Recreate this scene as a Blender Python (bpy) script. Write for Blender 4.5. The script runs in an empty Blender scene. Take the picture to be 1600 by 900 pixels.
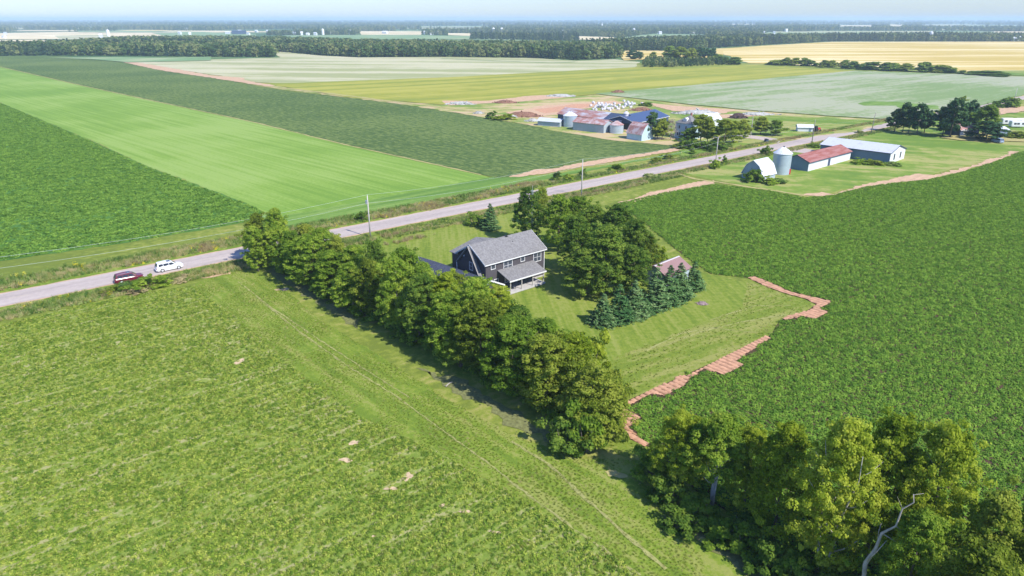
import bpy, math, random
import numpy as np
from mathutils import Vector
from mathutils.geometry import tessellate_polygon

scene = bpy.context.scene
# ------------------------------------------------------------------ camera
FPX, CAMH = 1067.0, 45.0
PITCH = math.atan((450 - 30.5) / FPX)
S_, C_ = math.sin(PITCH), math.cos(PITCH)
cd = bpy.data.cameras.new('camera'); cam = bpy.data.objects.new('camera', cd)
scene.collection.objects.link(cam); scene.camera = cam
cam.location = (0, 0, CAMH); cam.rotation_euler = (math.pi / 2 - PITCH, 0, 0)
cd.sensor_width = 36; cd.lens = 36 * FPX / 1600; cd.clip_start = 0.5; cd.clip_end = 60000
# ------------------------------------------------------------------ sky + sun
SUN_EL, SUN_AZ = 46.0, 132.0           # azimuth clockwise from +Y
w = bpy.data.worlds.new("World"); scene.world = w; w.use_nodes = True
nt = w.node_tree; nt.nodes.clear()
wo = nt.nodes.new('ShaderNodeOutputWorld'); bg = nt.nodes.new('ShaderNodeBackground')
sky = nt.nodes.new('ShaderNodeTexSky'); sky.sky_type = 'NISHITA'; sky.sun_disc = False
sky.sun_elevation = math.radians(SUN_EL); sky.sun_rotation = math.radians(SUN_AZ)
sky.altitude = 50; sky.air_density = 1.2; sky.dust_density = 0.4; sky.ozone_density = 2.0
bg.inputs[1].default_value = 0.15
tint = nt.nodes.new('ShaderNodeMix'); tint.data_type = 'RGBA'; tint.blend_type = 'MULTIPLY'; tint.inputs[0].default_value = 1; tint.inputs[7].default_value = (.52, .655, 1.0, 1)   # clear northern air, bluer than the model
nt.links.new(sky.outputs[0], tint.inputs[6]); nt.links.new(tint.outputs[2], bg.inputs[0]); nt.links.new(bg.outputs[0], wo.inputs[0])
sl = bpy.data.lights.new('sun', 'SUN'); sl.energy = 4.8; sl.angle = math.radians(0.55); sl.color = (1, .95, .85)
so = bpy.data.objects.new('sun', sl); scene.collection.objects.link(so)
az, el = math.radians(SUN_AZ), math.radians(SUN_EL)
sd = Vector((math.sin(az) * math.cos(el), math.cos(az) * math.cos(el), math.sin(el)))
so.rotation_euler = sd.to_track_quat('Z', 'Y').to_euler(); so.location = (60, -30, 80)
vs = scene.view_settings
vs.view_transform = 'Standard'; vs.look = 'None'; vs.exposure = 0.52; vs.gamma = 1; vs.use_curve_mapping = False
cy = scene.cycles
cy.max_bounces = 6; cy.diffuse_bounces = 3; cy.glossy_bounces = 2; cy.transmission_bounces = 3
cy.transparent_max_bounces = 4; cy.volume_bounces = 1; cy.use_denoising = True
cy.caustics_reflective = False; cy.caustics_refractive = False

# ------------------------------------------------------------------ helpers
rnd = random.Random(7); NP = np.random.default_rng(11)
def W(x, y, z=0.0):
    """photo pixel -> the point of the place at height z"""
    v = 450 - y; d = S_ * FPX - C_ * v; f = C_ * FPX + S_ * v; k = (CAMH - z) / d
    return (k * (x - 800), k * f)
def PJ(X, Y, Z):
    zc = Y * C_ - (Z - CAMH) * S_; yc = Y * S_ + (Z - CAMH) * C_
    return (800 + FPX * X / zc, 450 - FPX * yc / zc)
def HT(bx, by, ty):
    X, Y = W(bx, by); lo, hi = 0, 90
    for _ in range(40):
        m = (lo + hi) / 2
        if PJ(X, Y, m)[1] > ty: lo = m
        else: hi = m
    return lo
def tag(o, label=None, cat=None, group=None, kind=None):
    if label: o['label'] = label
    if cat: o['category'] = cat
    if group: o['group'] = group
    if kind: o['kind'] = kind
    return o
def link(o, parent=None):
    scene.collection.objects.link(o)
    if parent: o.parent = parent
    return o
def empty(name, loc, rz=0.0):
    o = bpy.data.objects.new(name, None); o.location = loc; o.rotation_euler = (0, 0, rz)
    o.empty_display_size = .5
    return link(o)
def quads_mesh(name, V, nper=4):
    V = np.ascontiguousarray(V, dtype=np.float32).reshape(-1, 3); n = len(V); nf = n // nper
    me = bpy.data.meshes.new(name); me.vertices.add(n); me.loops.add(n); me.polygons.add(nf)
    me.vertices.foreach_set('co', V.ravel())
    me.loops.foreach_set('vertex_index', np.arange(n, dtype=np.int32))
    me.polygons.foreach_set('loop_start', np.arange(0, n, nper, dtype=np.int32))
    me.update(calc_edges=True); me.validate()
    return me
class MB:
    def __init__(s): s.v = []; s.f = []; s.sm = False
    def add(s, vs, fs):
        b = len(s.v); s.v += [tuple(q) for q in vs]; s.f += [tuple(i + b for i in f) for f in fs]; return s
    def box(s, x0, x1, y0, y1, z0, z1):
        return s.add([(x0, y0, z0), (x1, y0, z0), (x1, y1, z0), (x0, y1, z0), (x0, y0, z1), (x1, y0, z1), (x1, y1, z1), (x0, y1, z1)],
                     [(3, 2, 1, 0), (4, 5, 6, 7), (0, 1, 5, 4), (1, 2, 6, 5), (2, 3, 7, 6), (3, 0, 4, 7)])
    def tube(s, pts, rad, n=8, cap=True):
        rings = []
        for i, p in enumerate(pts):
            p = Vector(p); a = Vector(pts[max(i - 1, 0)]); b = Vector(pts[min(i + 1, len(pts) - 1)])
            d = (b - a).normalized(); u = d.cross(Vector((0, 1, 0)) if abs(d.y) < .9 else Vector((1, 0, 0))).normalized(); v = d.cross(u)
            r = rad[i] if hasattr(rad, '__len__') else rad
            rings.append([p + u * r * math.cos(2 * math.pi * k / n) + v * r * math.sin(2 * math.pi * k / n) for k in range(n)])
        vs = [q for r in rings for q in r]; fs = []
        for i in range(len(rings) - 1):
            for k in range(n):
                a = i * n + k; b = i * n + (k + 1) % n; fs.append((a, b, b + n, a + n))
        if cap: fs.append(tuple(range(n - 1, -1, -1))); fs.append(tuple(range(len(vs) - n, len(vs))))
        return s.add(vs, fs)
    def slab(s, quad, t):
        """a plate under four corner points, thickness t down"""
        q = [Vector(p) for p in quad]; n = (q[1] - q[0]).cross(q[3] - q[0]).normalized()
        if n.z < 0: n = -n
        l = [p - n * t for p in q]
        return s.add(q + l, [(0, 1, 2, 3), (7, 6, 5, 4), (0, 4, 5, 1), (1, 5, 6, 2), (2, 6, 7, 3), (3, 7, 4, 0)])
    def build(s, name, mat=None, parent=None, loc=None, rz=None, smooth=False):
        me = bpy.data.meshes.new(name); me.from_pydata(s.v, [], s.f); me.update()
        if mat: me.materials.append(mat)
        if smooth or s.sm: me.polygons.foreach_set('use_smooth', [True] * len(me.polygons))
        o = bpy.data.objects.new(name, me)
        if loc: o.location = loc
        if rz is not None: o.rotation_euler = (0, 0, rz)
        return link(o, parent)

# ------------------------------------------------------------------ materials
def base_mat(name, rough=.85, spec=.2):
    m = bpy.data.materials.new(name); m.use_nodes = True; n = m.node_tree.nodes
    b = n['Principled BSDF']; b.inputs['Roughness'].default_value = rough; b.inputs['Specular IOR Level'].default_value = spec
    return m, m.node_tree, b
def rgba(c): return (c[0], c[1], c[2], 1)
def noise(nt, vec, scale, detail=4, rough=.55):
    n = nt.nodes.new('ShaderNodeTexNoise'); n.inputs['Scale'].default_value = scale; n.inputs['Detail'].default_value = detail
    n.inputs['Roughness'].default_value = rough
    if vec is not None: nt.links.new(vec, n.inputs['Vector'])
    return n.outputs['Fac']
def mathn(nt, op, a, b=None):
    n = nt.nodes.new('ShaderNodeMath'); n.operation = op
    for i, x in enumerate((a, b)):
        if x is None: continue
        if isinstance(x, (int, float)): n.inputs[i].default_value = x
        else: nt.links.new(x, n.inputs[i])
    return n.outputs[0]
def ramp(nt, fac, stops):
    r = nt.nodes.new('ShaderNodeValToRGB'); e = r.color_ramp.elements
    e[0].position = stops[0][0]; e[0].color = rgba(stops[0][1]); e[1].position = stops[-1][0]; e[1].color = rgba(stops[-1][1])
    for p, c in stops[1:-1]:
        q = e.new(p); q.color = rgba(c)
    nt.links.new(fac, r.inputs[0]); return r.outputs[0]
def mixc(nt, fac, a, b, mode='MIX'):
    n = nt.nodes.new('ShaderNodeMix'); n.data_type = 'RGBA'; n.blend_type = mode
    for i, x in ((0, fac), (6, a), (7, b)):
        if isinstance(x, (int, float)): n.inputs[i].default_value = x
        elif isinstance(x, tuple): n.inputs[i].default_value = rgba(x)
        else: nt.links.new(x, n.inputs[i])
    return n.outputs[2]
def position(nt, ang=0.0, scale=(1, 1, 1)):
    g = nt.nodes.new('ShaderNodeNewGeometry'); mp = nt.nodes.new('ShaderNodeMapping'); mp.vector_type = 'POINT'
    vr = nt.nodes.new('ShaderNodeVectorRotate'); vr.rotation_type = 'Z_AXIS'; vr.inputs['Angle'].default_value = -math.radians(ang)
    nt.links.new(g.outputs['Position'], vr.inputs['Vector']); nt.links.new(vr.outputs[0], mp.inputs['Vector'])
    mp.inputs['Scale'].default_value = scale
    return mp.outputs[0]
def bump(nt, b, h, strength, dist):
    n = nt.nodes.new('ShaderNodeBump'); n.inputs['Strength'].default_value = strength; n.inputs['Distance'].default_value = dist
    nt.links.new(h, n.inputs['Height']); nt.links.new(n.outputs[0], b.inputs['Normal'])
def field_mat(name, cols, ang=41, along=.012, across=.5, fine=1.2, big=.012, wt=(1, 1, 1), bs=.5, bd=.15, stops=(.32, .5, .68), rows=None):
    cols = [tuple(x * .84 for x in c) for c in cols]
    m, nt, b = base_mat(name, .95, .1)
    st = noise(nt, position(nt, ang, (along, across, 1)), 1.0, 4, .6)
    p = position(nt)
    fi = noise(nt, p, fine, 5, .7); bi = noise(nt, p, big, 3, .5)
    f = mathn(nt, 'ADD', mathn(nt, 'MULTIPLY', mathn(nt, 'SUBTRACT', st, .5), wt[0]), .5)
    f = mathn(nt, 'ADD', f, mathn(nt, 'MULTIPLY', mathn(nt, 'SUBTRACT', fi, .5), wt[1]))
    f = mathn(nt, 'ADD', f, mathn(nt, 'MULTIPLY', mathn(nt, 'SUBTRACT', bi, .5), wt[2]))
    col = ramp(nt, f, list(zip(stops, cols)))
    if rows:
        sp, c, amt = rows
        wv = nt.nodes.new('ShaderNodeTexWave'); wv.wave_type = 'BANDS'; wv.bands_direction = 'Y'; wv.inputs['Scale'].default_value = 1.0 / sp * .314
        wv.inputs['Distortion'].default_value = 1.2; wv.inputs['Detail Scale'].default_value = .3
        nt.links.new(position(nt, ang), wv.inputs['Vector'])
        k = mathn(nt, 'MULTIPLY', wv.outputs['Fac'], amt)
        col = mixc(nt, k, col, c)
    nt.links.new(col, b.inputs['Base Color'])
    bump(nt, b, fi, bs, bd)
    return m
def leaf_mat(name, dark, mid, light, wscale=.35, transl=.3, rough=.6, hl=.25):
    m, nt, b = base_mat(name, .9, .03)
    oi = nt.nodes.new('ShaderNodeObjectInfo'); p = position(nt)
    nz = noise(nt, p, wscale, 3, .6); nf = noise(nt, p, 4.0, 2, .5)
    f = mathn(nt, 'ADD', mathn(nt, 'MULTIPLY', mathn(nt, 'SUBTRACT', nz, .5), 1.5), .5)
    f = mathn(nt, 'ADD', f, mathn(nt, 'MULTIPLY', mathn(nt, 'SUBTRACT', nf, .5), 1.1))
    f = mathn(nt, 'ADD', f, mathn(nt, 'MULTIPLY', mathn(nt, 'SUBTRACT', oi.outputs['Random'], .5), hl))
    col = ramp(nt, f, [(.2, dark), (.5, mid), (.8, light)])
    nt.links.new(col, b.inputs['Base Color'])
    t = nt.nodes.new('ShaderNodeBsdfTranslucent'); nt.links.new(col, t.inputs['Color'])
    mx = nt.nodes.new('ShaderNodeMixShader'); mx.inputs[0].default_value = transl
    out = nt.nodes['Material Output']
    nt.links.new(b.outputs[0], mx.inputs[1]); nt.links.new(t.outputs[0], mx.inputs[2]); nt.links.new(mx.outputs[0], out.inputs['Surface'])
    return m
def plain(name, c, rough=.7, spec=.3, var=.12, scale=2.0, metal=0.0, bs=0.0):
    m, nt, b = base_mat(name, rough, spec); b.inputs['Metallic'].default_value = metal; c = tuple(x * .86 for x in c)
    tc = nt.nodes.new('ShaderNodeTexCoord')
    n = noise(nt, tc.outputs['Object'], scale, 5, .6)
    lo = tuple(x * (1 - var) for x in c); hi = tuple(min(1, x * (1 + var)) for x in c)
    nt.links.new(ramp(nt, n, [(.3, lo), (.7, hi)]), b.inputs['Base Color'])
    if bs: bump(nt, b, n, bs, .05)
    return m
def rust_mat(name, clean, rust, amount=.5, axis_scale=(.25, 1.0, 1.0), rough=.55, metal=0.2):
    m, nt, b = base_mat(name, rough, .4); b.inputs['Metallic'].default_value = metal
    tc = nt.nodes.new('ShaderNodeTexCoord'); mp = nt.nodes.new('ShaderNodeMapping'); mp.inputs['Scale'].default_value = axis_scale
    nt.links.new(tc.outputs['Object'], mp.inputs[0])
    n = noise(nt, mp.outputs[0], .8, 6, .65)
    nt.links.new(ramp(nt, n, [(amount - .09, rust), (amount + .09, clean)]), b.inputs['Base Color'])
    return m
def banded(name, c, dark, spacing, axis='Z', rough=.7, spec=.3, metal=0.0, bd=.02):
    """fine lapped siding / ribbed sheet"""
    m, nt, b = base_mat(name, rough, spec); b.inputs['Metallic'].default_value = metal
    tc = nt.nodes.new('ShaderNodeTexCoord'); wv = nt.nodes.new('ShaderNodeTexWave'); wv.bands_direction = axis; wv.wave_profile = 'SAW'
    wv.inputs['Scale'].default_value = .314 / spacing
    nt.links.new(tc.outputs['Object'], wv.inputs['Vector'])
    n = noise(nt, tc.outputs['Object'], .7, 5, .6)
    c1 = ramp(nt, wv.outputs['Fac'], [(0, dark), (.2, c), (1, c)])
    nt.links.new(mixc(nt, .35, c1, ramp(nt, n, [(.3, tuple(x * .8 for x in c)), (.7, tuple(min(1, x * 1.15) for x in c))])), b.inputs['Base Color'])
    bump(nt, b, wv.outputs['Fac'], .4, bd)
    return m
def shingle_mat(name, c):
    m, nt, b = base_mat(name, .95, .1)
    tc = nt.nodes.new('ShaderNodeTexCoord')
    br = nt.nodes.new('ShaderNodeTexVoronoi'); br.inputs['Scale'].default_value = 4.0
    nt.links.new(tc.outputs['Object'], br.inputs['Vector'])
    n = noise(nt, tc.outputs['Object'], 9, 3, .6)
    v = ramp(nt, br.outputs['Color'], [(.2, tuple(x * .75 for x in c)), (.8, tuple(x * 1.25 for x in c))])
    nt.links.new(mixc(nt, .4, v, ramp(nt, n, [(.3, tuple(x * .7 for x in c)), (.7, tuple(x * 1.3 for x in c))])), b.inputs['Base Color'])
    bump(nt, b, n, .3, .03)
    return m

M = {}
M['ground'] = field_mat('rough_grass', [(.16, .21, .035), (.23, .28, .045), (.34, .33, .1)], wt=(.8, 1.2, 1.4), fine=.6, bs=.6, bd=.2)
M['alfalfa'] = field_mat('alfalfa_ground', [(.18, .26, .04), (.25, .32, .06), (.4, .38, .17)], ang=41, along=.05, across=.9, fine=1.6, wt=(1.2, 1.2, .5), bs=.8, bd=.2)
M['head'] = field_mat('headland_grass', [(.15, .23, .03), (.205, .285, .035), (.29, .32, .08)], ang=-47, along=.06, across=.6, fine=1.5, wt=(1.2, 1.2, .8), bs=.7, bd=.15)
M['lawn'] = field_mat('mown_lawn', [(.145, .215, .03), (.2, .265, .035), (.275, .31, .07)], ang=96, along=.04, across=.9, bs=.3, bd=.05)
M['rough'] = field_mat('unmown_grass', [(.15, .215, .03), (.2, .26, .036), (.3, .31, .085)], ang=30, along=.05, across=.45, fine=1.2, wt=(1.3, .8, 1.2), bs=.8, bd=.2)
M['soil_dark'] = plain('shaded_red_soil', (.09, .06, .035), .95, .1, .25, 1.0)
M['soil'] = plain('red_soil', (.57, .32, .2), .95, .1, .22, 1.1, bs=.5)
M['soil_tan'] = plain('dry_red_soil', (.58, .39, .25), .95, .1, .2, .8, bs=.5)
M['straw'] = plain('dry_trodden_grass', (.42, .37, .15), .95, .1, .25, 1.5, bs=.5)
M['patch'] = plain('dry_bare_soil', (.6, .45, .28), .95, .1, .25, 2.0)
M['track'] = plain('worn_grass_track', (.33, .33, .12), .95, .1, .25, 1.5)
M['duff'] = plain('leaf_litter', (.19, .2, .08), .95, .1, .35, 2.5, bs=.6)
M['f_left'] = field_mat('potato_leaf_ground', [(.05, .15, .03), (.09, .21, .04), (.14, .26, .05)], along=.03, across=.8, fine=1.0, wt=(.8, 1.2, .5), bs=.9, bd=.3)
M['f_bright'] = field_mat('young_grain', [(.17, .3, .045), (.225, .36, .06), (.29, .41, .1)], ang=-43.5, along=.01, across=.55, fine=1.2, big=.012, wt=(1.0, .8, 1.3), bs=.2, bd=.05)
M['f_band'] = field_mat('grass_border', [(.12, .23, .045), (.16, .28, .05), (.22, .33, .08)], ang=41, along=.02, across=.4, fine=.8, wt=(1.6, .6, .6), bs=.3, bd=.1)
M['f_dark'] = field_mat('potato_crop_far', [(.075, .13, .035), (.12, .18, .045), (.17, .23, .065)], ang=-50, along=.15, across=.9, fine=.45, wt=(1.3, 2.0, .9), bs=1, bd=.5)
M['f_pale'] = field_mat('pale_grain', [(.36, .38, .18), (.48, .47, .27), (.56, .53, .34)], ang=-10, along=.003, across=.03, fine=.05, big=.006, wt=(2.2, .6, .8), bs=.2, bd=.1)
M['f_olive'] = field_mat('olive_grain', [(.26, .3, .05), (.34, .345, .055), (.42, .4, .08)], ang=35, along=.003, across=.05, fine=.06, big=.008, wt=(2.0, .6, .8), bs=.2, bd=.1)
M['f_white'] = field_mat('flowering_potato', [(.22, .31, .12), (.31, .37, .19), (.4, .42, .28)], ang=36, along=.012, across=.1, fine=.25, big=.008, wt=(1.4, 1.2, 1.5), bs=.5, bd=.3)
M['f_gold'] = field_mat('ripe_grain', [(.56, .42, .11), (.68, .52, .19), (.8, .66, .34)], ang=3, along=.002, across=.03, fine=.03, big=.004, wt=(2.4, .4, .7), bs=.1, bd=.1)
M['f_far'] = field_mat('far_pasture', [(.18, .3, .13), (.25, .36, .17), (.36, .42, .22)], along=.002, across=.01, fine=.01, wt=(1, .5, .8), bs=0, bd=.1)
M['f_wheat'] = field_mat('far_stubble', [(.6, .5, .3), (.74, .62, .38), (.85, .75, .5)], along=.002, across=.01, fine=.01, wt=(1, .5, .8), bs=0, bd=.1)
M['far'] = field_mat('far_land', [(.06, .13, .05), (.09, .17, .06), (.16, .24, .09)], along=.0005, across=.002, fine=.004, big=.001, wt=(1, 1, 1), bs=0, bd=.1)
M['yard'] = field_mat('farmyard_grass', [(.2, .29, .06), (.38, .38, .12), (.56, .43, .24)], ang=10, along=.02, across=.12, fine=.12, big=.02, wt=(1.6, 1.2, 1.4), bs=.5, bd=.2)
M['pasture'] = field_mat('farm_pasture', [(.15, .25, .04), (.21, .3, .05), (.36, .36, .12)], ang=-20, along=.02, across=.14, fine=.2, big=.02, wt=(1.5, 1, 1.2), bs=.4, bd=.15)
M['gravel'] = plain('gravel', (.5, .42, .38), .95, .1, .15, 1.0)
# road
m, nt, b = base_mat('asphalt', .95, .03)
p = position(nt, 39, (.03, .55, 1)); q = position(nt)
f = mathn(nt, 'ADD', mathn(nt, 'MULTIPLY', noise(nt, p, 1, 3), .6), mathn(nt, 'MULTIPLY', noise(nt, q, 1.1, 6, .7), .4))
nt.links.new(ramp(nt, f, [(.35, (.33, .285, .26)), (.5, (.41, .35, .32)), (.65, (.48, .415, .375))]), b.inputs['Base Color']); M['road'] = m
# leaves
M['alf'] = leaf_mat('alfalfa_leaf', (.11, .2, .028), (.235, .34, .04), (.41, .46, .09), wscale=1.8, transl=.3, hl=.6)
M['grassb'] = leaf_mat('grass_blade', (.15, .22, .028), (.23, .3, .037), (.35, .37, .09), wscale=.3, transl=.35, hl=.6)
M['dryb'] = leaf_mat('dry_grass_blade', (.22, .27, .06), (.4, .38, .14), (.6, .5, .26), wscale=.3, transl=.35, hl=.6)
M['pot'] = leaf_mat('potato_leaf', (.1, .21, .03), (.175, .32, .042), (.27, .42, .06), wscale=.8, transl=.35, hl=.5)
M['pot2'] = leaf_mat('soybean_leaf', (.09, .195, .03), (.155, .29, .042), (.235, .38, .06), wscale=.35, transl=.25, hl=.4)
M['gold'] = leaf_mat('goldenrod_flower', (.5, .45, .02), (.7, .6, .03), (.8, .7, .08), transl=.2)
M['weed'] = leaf_mat('roadside_weed', (.1, .19, .04), (.2, .3, .06), (.36, .38, .14), transl=.3, hl=.7)
M['seed'] = leaf_mat('seed_head_brown', (.26, .2, .1), (.36, .29, .14), (.46, .4, .2), transl=.3, hl=.5)
M['maple'] = leaf_mat('maple_leaf', (.13, .23, .028), (.255, .39, .045), (.46, .56, .085), wscale=.6, transl=.6, hl=.35)
M['yellow'] = leaf_mat('yellow_green_leaf', (.19, .28, .022), (.35, .44, .04), (.56, .62, .09), wscale=.6, transl=.62, hl=.3)
M['dkleaf'] = leaf_mat('dark_green_leaf', (.08, .165, .025), (.16, .265, .04), (.3, .4, .065), wscale=.5, transl=.55, hl=.3)
M['olive'] = leaf_mat('olive_leaf', (.14, .2, .025), (.26, .34, .04), (.42, .47, .08), wscale=.5, transl=.6, hl=.35)
M['spruce'] = leaf_mat('blue_spruce_needles', (.04, .1, .035), (.09, .175, .055), (.2, .29, .115), wscale=.8, transl=.1, hl=.25)
M['spruceg'] = leaf_mat('green_spruce_needles', (.035, .095, .03), (.08, .165, .05), (.18, .28, .1), wscale=.8, transl=.1, hl=.25)
M['pine'] = leaf_mat('pine_needles', (.02, .055, .025), (.045, .1, .035), (.09, .15, .05), wscale=.5, transl=.1, hl=.3)
M['fleaf'] = leaf_mat('forest_leaf', (.06, .11, .035), (.11, .175, .05), (.22, .25, .09), wscale=.03, transl=.2, hl=1.1)
M['fneed'] = leaf_mat('forest_needles', (.025, .06, .03), (.05, .1, .045), (.1, .15, .06), wscale=.03, transl=.1, hl=.9)
M['grey_twig'] = plain('bare_twig', (.36, .28, .25), .9, .1, .2, 3)
M['bark'] = plain('bark', (.2, .165, .135), .95, .1, .3, 4, bs=.5)
M['barkpale'] = plain('pale_bark', (.5, .46, .42), .9, .1, .25, 3, bs=.4)
M['deadwood'] = plain('dead_wood', (.44, .4, .37), .9, .1, .25, 3, bs=.4)
M['brush'] = plain('brush_heap', (.24, .13, .09), .95, .1, .4, 1.5, bs=.6)

# ------------------------------------------------------------------ ground sheets
def densify(pts, step, jit, seed):
    r = random.Random(seed); out = []
    n = len(pts)
    for i in range(n):
        a = pts[i]; b = pts[(i + 1) % n]; L = math.hypot(b[0] - a[0], b[1] - a[1]); k = max(1, min(400, int(L / step)))
        out.append(a)
        for j in range(1, k):
            t = j / k; nx, ny = -(b[1] - a[1]) / L, (b[0] - a[0]) / L; d = r.gauss(0, jit)
            out.append((a[0] + (b[0] - a[0]) * t + nx * d, a[1] + (b[1] - a[1]) * t + ny * d))
    return out
def sheet(name, pts, z, mat, step=0, jit=0, px=True, kind='structure', seed=1):
    P = [W(*p) for p in pts] if px else list(pts)
    if step: P = densify(P, step, jit, seed)
    V = [Vector((x, y, 0)) for x, y in P]
    tri = tessellate_polygon([V])
    me = bpy.data.meshes.new(name); me.from_pydata([(x, y, z) for x, y in P], [], [tuple(t) for t in tri]); me.update()
    flip = [p.index for p in me.polygons if p.normal.z < 0]
    if flip:
        me.clear_geometry(); me.from_pydata([(x, y, z) for x, y in P], [], [tuple(reversed(t)) for t in tri]); me.update()
    me.materials.append(mat)
    return tag(link(bpy.data.objects.new(name, me)), kind=kind)
def line_sheet(name, pts, width, z, mat, jit=.1, step=1.5, px=True, kind='structure', seed=3):
    P = [Vector((*W(*p), 0)) if px else Vector((*p, 0)) for p in pts]; r = random.Random(seed); C = []
    for a, b_ in zip(P[:-1], P[1:]):
        k = max(1, int((b_ - a).length / step)); C += [a.lerp(b_, j / k) for j in range(k)]
    C.append(P[-1]); mb = MB(); vs = []
    for i, p in enumerate(C):
        d = (C[min(i + 1, len(C) - 1)] - C[max(i - 1, 0)]).normalized(); n = Vector((-d.y, d.x, 0))
        a, b_ = width / 2 + r.uniform(-jit, jit), width / 2 + r.uniform(-jit, jit)
        vs += [(*(p + n * a).xy, z), (*(p - n * b_).xy, z)]
    mb.add(vs, [(2 * i, 2 * i + 1, 2 * i + 3, 2 * i + 2) for i in range(len(C) - 1)])
    return tag(mb.build(name, mat), kind=kind)
def inside(X, Y, poly):
    r = np.zeros(len(X), bool); n = len(poly); j = n - 1
    for i in range(n):
        xi, yi = poly[i]; xj, yj = poly[j]
        if yi != yj:
            c = ((yi > Y) != (yj > Y)) & (X < (xj - xi) * (Y - yi) / (yj - yi) + xi); r ^= c
        j = i
    return r
def WP(pts): return [W(*p) for p in pts]

# ground: graded grid to the horizon
g = [-19000, -12000, -7000, -4000, -2400, -1400, -800, -450, -250, -120, 0, 120, 250, 450, 800, 1400, 2400, 4000, 7000, 12000, 19000]
near = MB(); farm_ = MB()
for i in range(len(g) - 1):
    for j in range(len(g) - 1):
        x0, x1, y0, y1 = g[i], g[i + 1], g[j], g[j + 1]
        (near if (abs(x0 + x1) / 2 < 700 and abs(y0 + y1) / 2 < 900) else farm_).add([(x0, y0, 0), (x1, y0, 0), (x1, y1, 0), (x0, y1, 0)], [(0, 1, 2, 3)])
tag(near.build('ground', M['ground']), kind='structure')
tag(farm_.build('ground', M['far']), kind='structure')

RU = Vector((math.cos(math.radians(39)), math.sin(math.radians(39)), 0)); RN = Vector((-RU.y, RU.x, 0))
RC = Vector((*W(800, 311.5), 0))
def road_pt(s, off): q = RC + RU * s + RN * off; return (q.x, q.y)
alf_poly = WP([(-520, 640), (0, 509), (112, 481), (237, 455), (300, 448), (372, 500), (450, 570), (560, 650), (700, 715), (830, 790), (950, 860), (1040, 930), (1200, 1400), (-900, 1400)])
sheet('field', alf_poly, .02, M['alfalfa'], 1.2, .3, px=False)
head_poly = WP([(300, 448), (345, 425), (400, 425), (432, 440), (500, 500), (600, 560), (700, 625), (800, 680), (900, 715), (1000, 720), (1040, 800), (1150, 880), (1260, 960), (1400, 1180), (1500, 1400), (1200, 1400), (1040, 930), (950, 860), (830, 790), (700, 715), (560, 650), (450, 570), (372, 500)])
sheet('headland', head_poly, .014, M['head'], 1.2, .2, px=False)
lawn_poly = WP([(470, 395), (560, 376), (700, 342), (800, 322), (860, 325), (960, 330), (1010, 375), (1090, 425), (1180, 445), (1250, 470), (1240, 490), (1150, 520), (1040, 560), (960, 590), (900, 640), (800, 620), (700, 580), (600, 510), (500, 440)])
sheet('lawn', lawn_poly, .02, M['lawn'], 2, .2, px=False)
rough_poly = WP([(900, 640), (960, 560), (1060, 520), (1160, 480), (1170, 440), (1215, 452), (1262, 468), (1270, 480), (1225, 500), (1200, 524), (1104, 570), (1013, 609), (969, 631), (967, 669), (1009, 697), (1040, 720), (980, 715), (930, 690)])
sheet('meadow', rough_poly, .03, M['rough'], 1, .25, px=False)
R1 = WP([(969, 631), (1013, 609), (1047, 596), (1061, 587), (1073, 586), (1104, 571), (1140, 554), (1173, 536), (1198, 524), (1206, 529), (1184, 542), (1181, 548), (1164, 557), (1151, 564), (1163, 571), (1133, 588), (1118, 583), (1102, 579), (1082, 591), (1073, 602), (1038, 621), (1022, 617), (1004, 624), (982, 638), (979, 641), (1003, 653), (997, 661), (982, 669), (1018, 696), (1009, 700), (984, 687), (967, 671), (970, 651)])
R2 = WP([(1166, 434), (1180, 432), (1215, 447), (1232, 455), (1262, 463), (1301, 471), (1296, 476), (1282, 482), (1295, 489), (1275, 500), (1257, 496), (1235, 500), (1218, 503), (1225, 495), (1262, 485), (1275, 476), (1258, 468), (1228, 460), (1200, 450)])
pot_poly = WP([(1115, 288), (1200, 298), (1255, 309), (1298, 306), (1353, 292), (1399, 286), (1450, 281), (1507, 268), (1545, 256), (1592, 239), (1750, 205), (2050, 420), (2050, 800), (1500, 1150), (1330, 930), (1200, 840), (1090, 770), (1030, 705), (1009, 697), (984, 687), (967, 671), (969, 631), (1104, 571), (1206, 523), (1212, 510), (1220, 500), (1262, 485), (1275, 476), (1258, 468), (1166, 434), (1110, 428), (1080, 408), (1050, 385), (1015, 355), (985, 332), (962, 319), (1045, 300)])
sheet('field', pot_poly, .045, M['soil_dark'], 0, 0, px=False)
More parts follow.
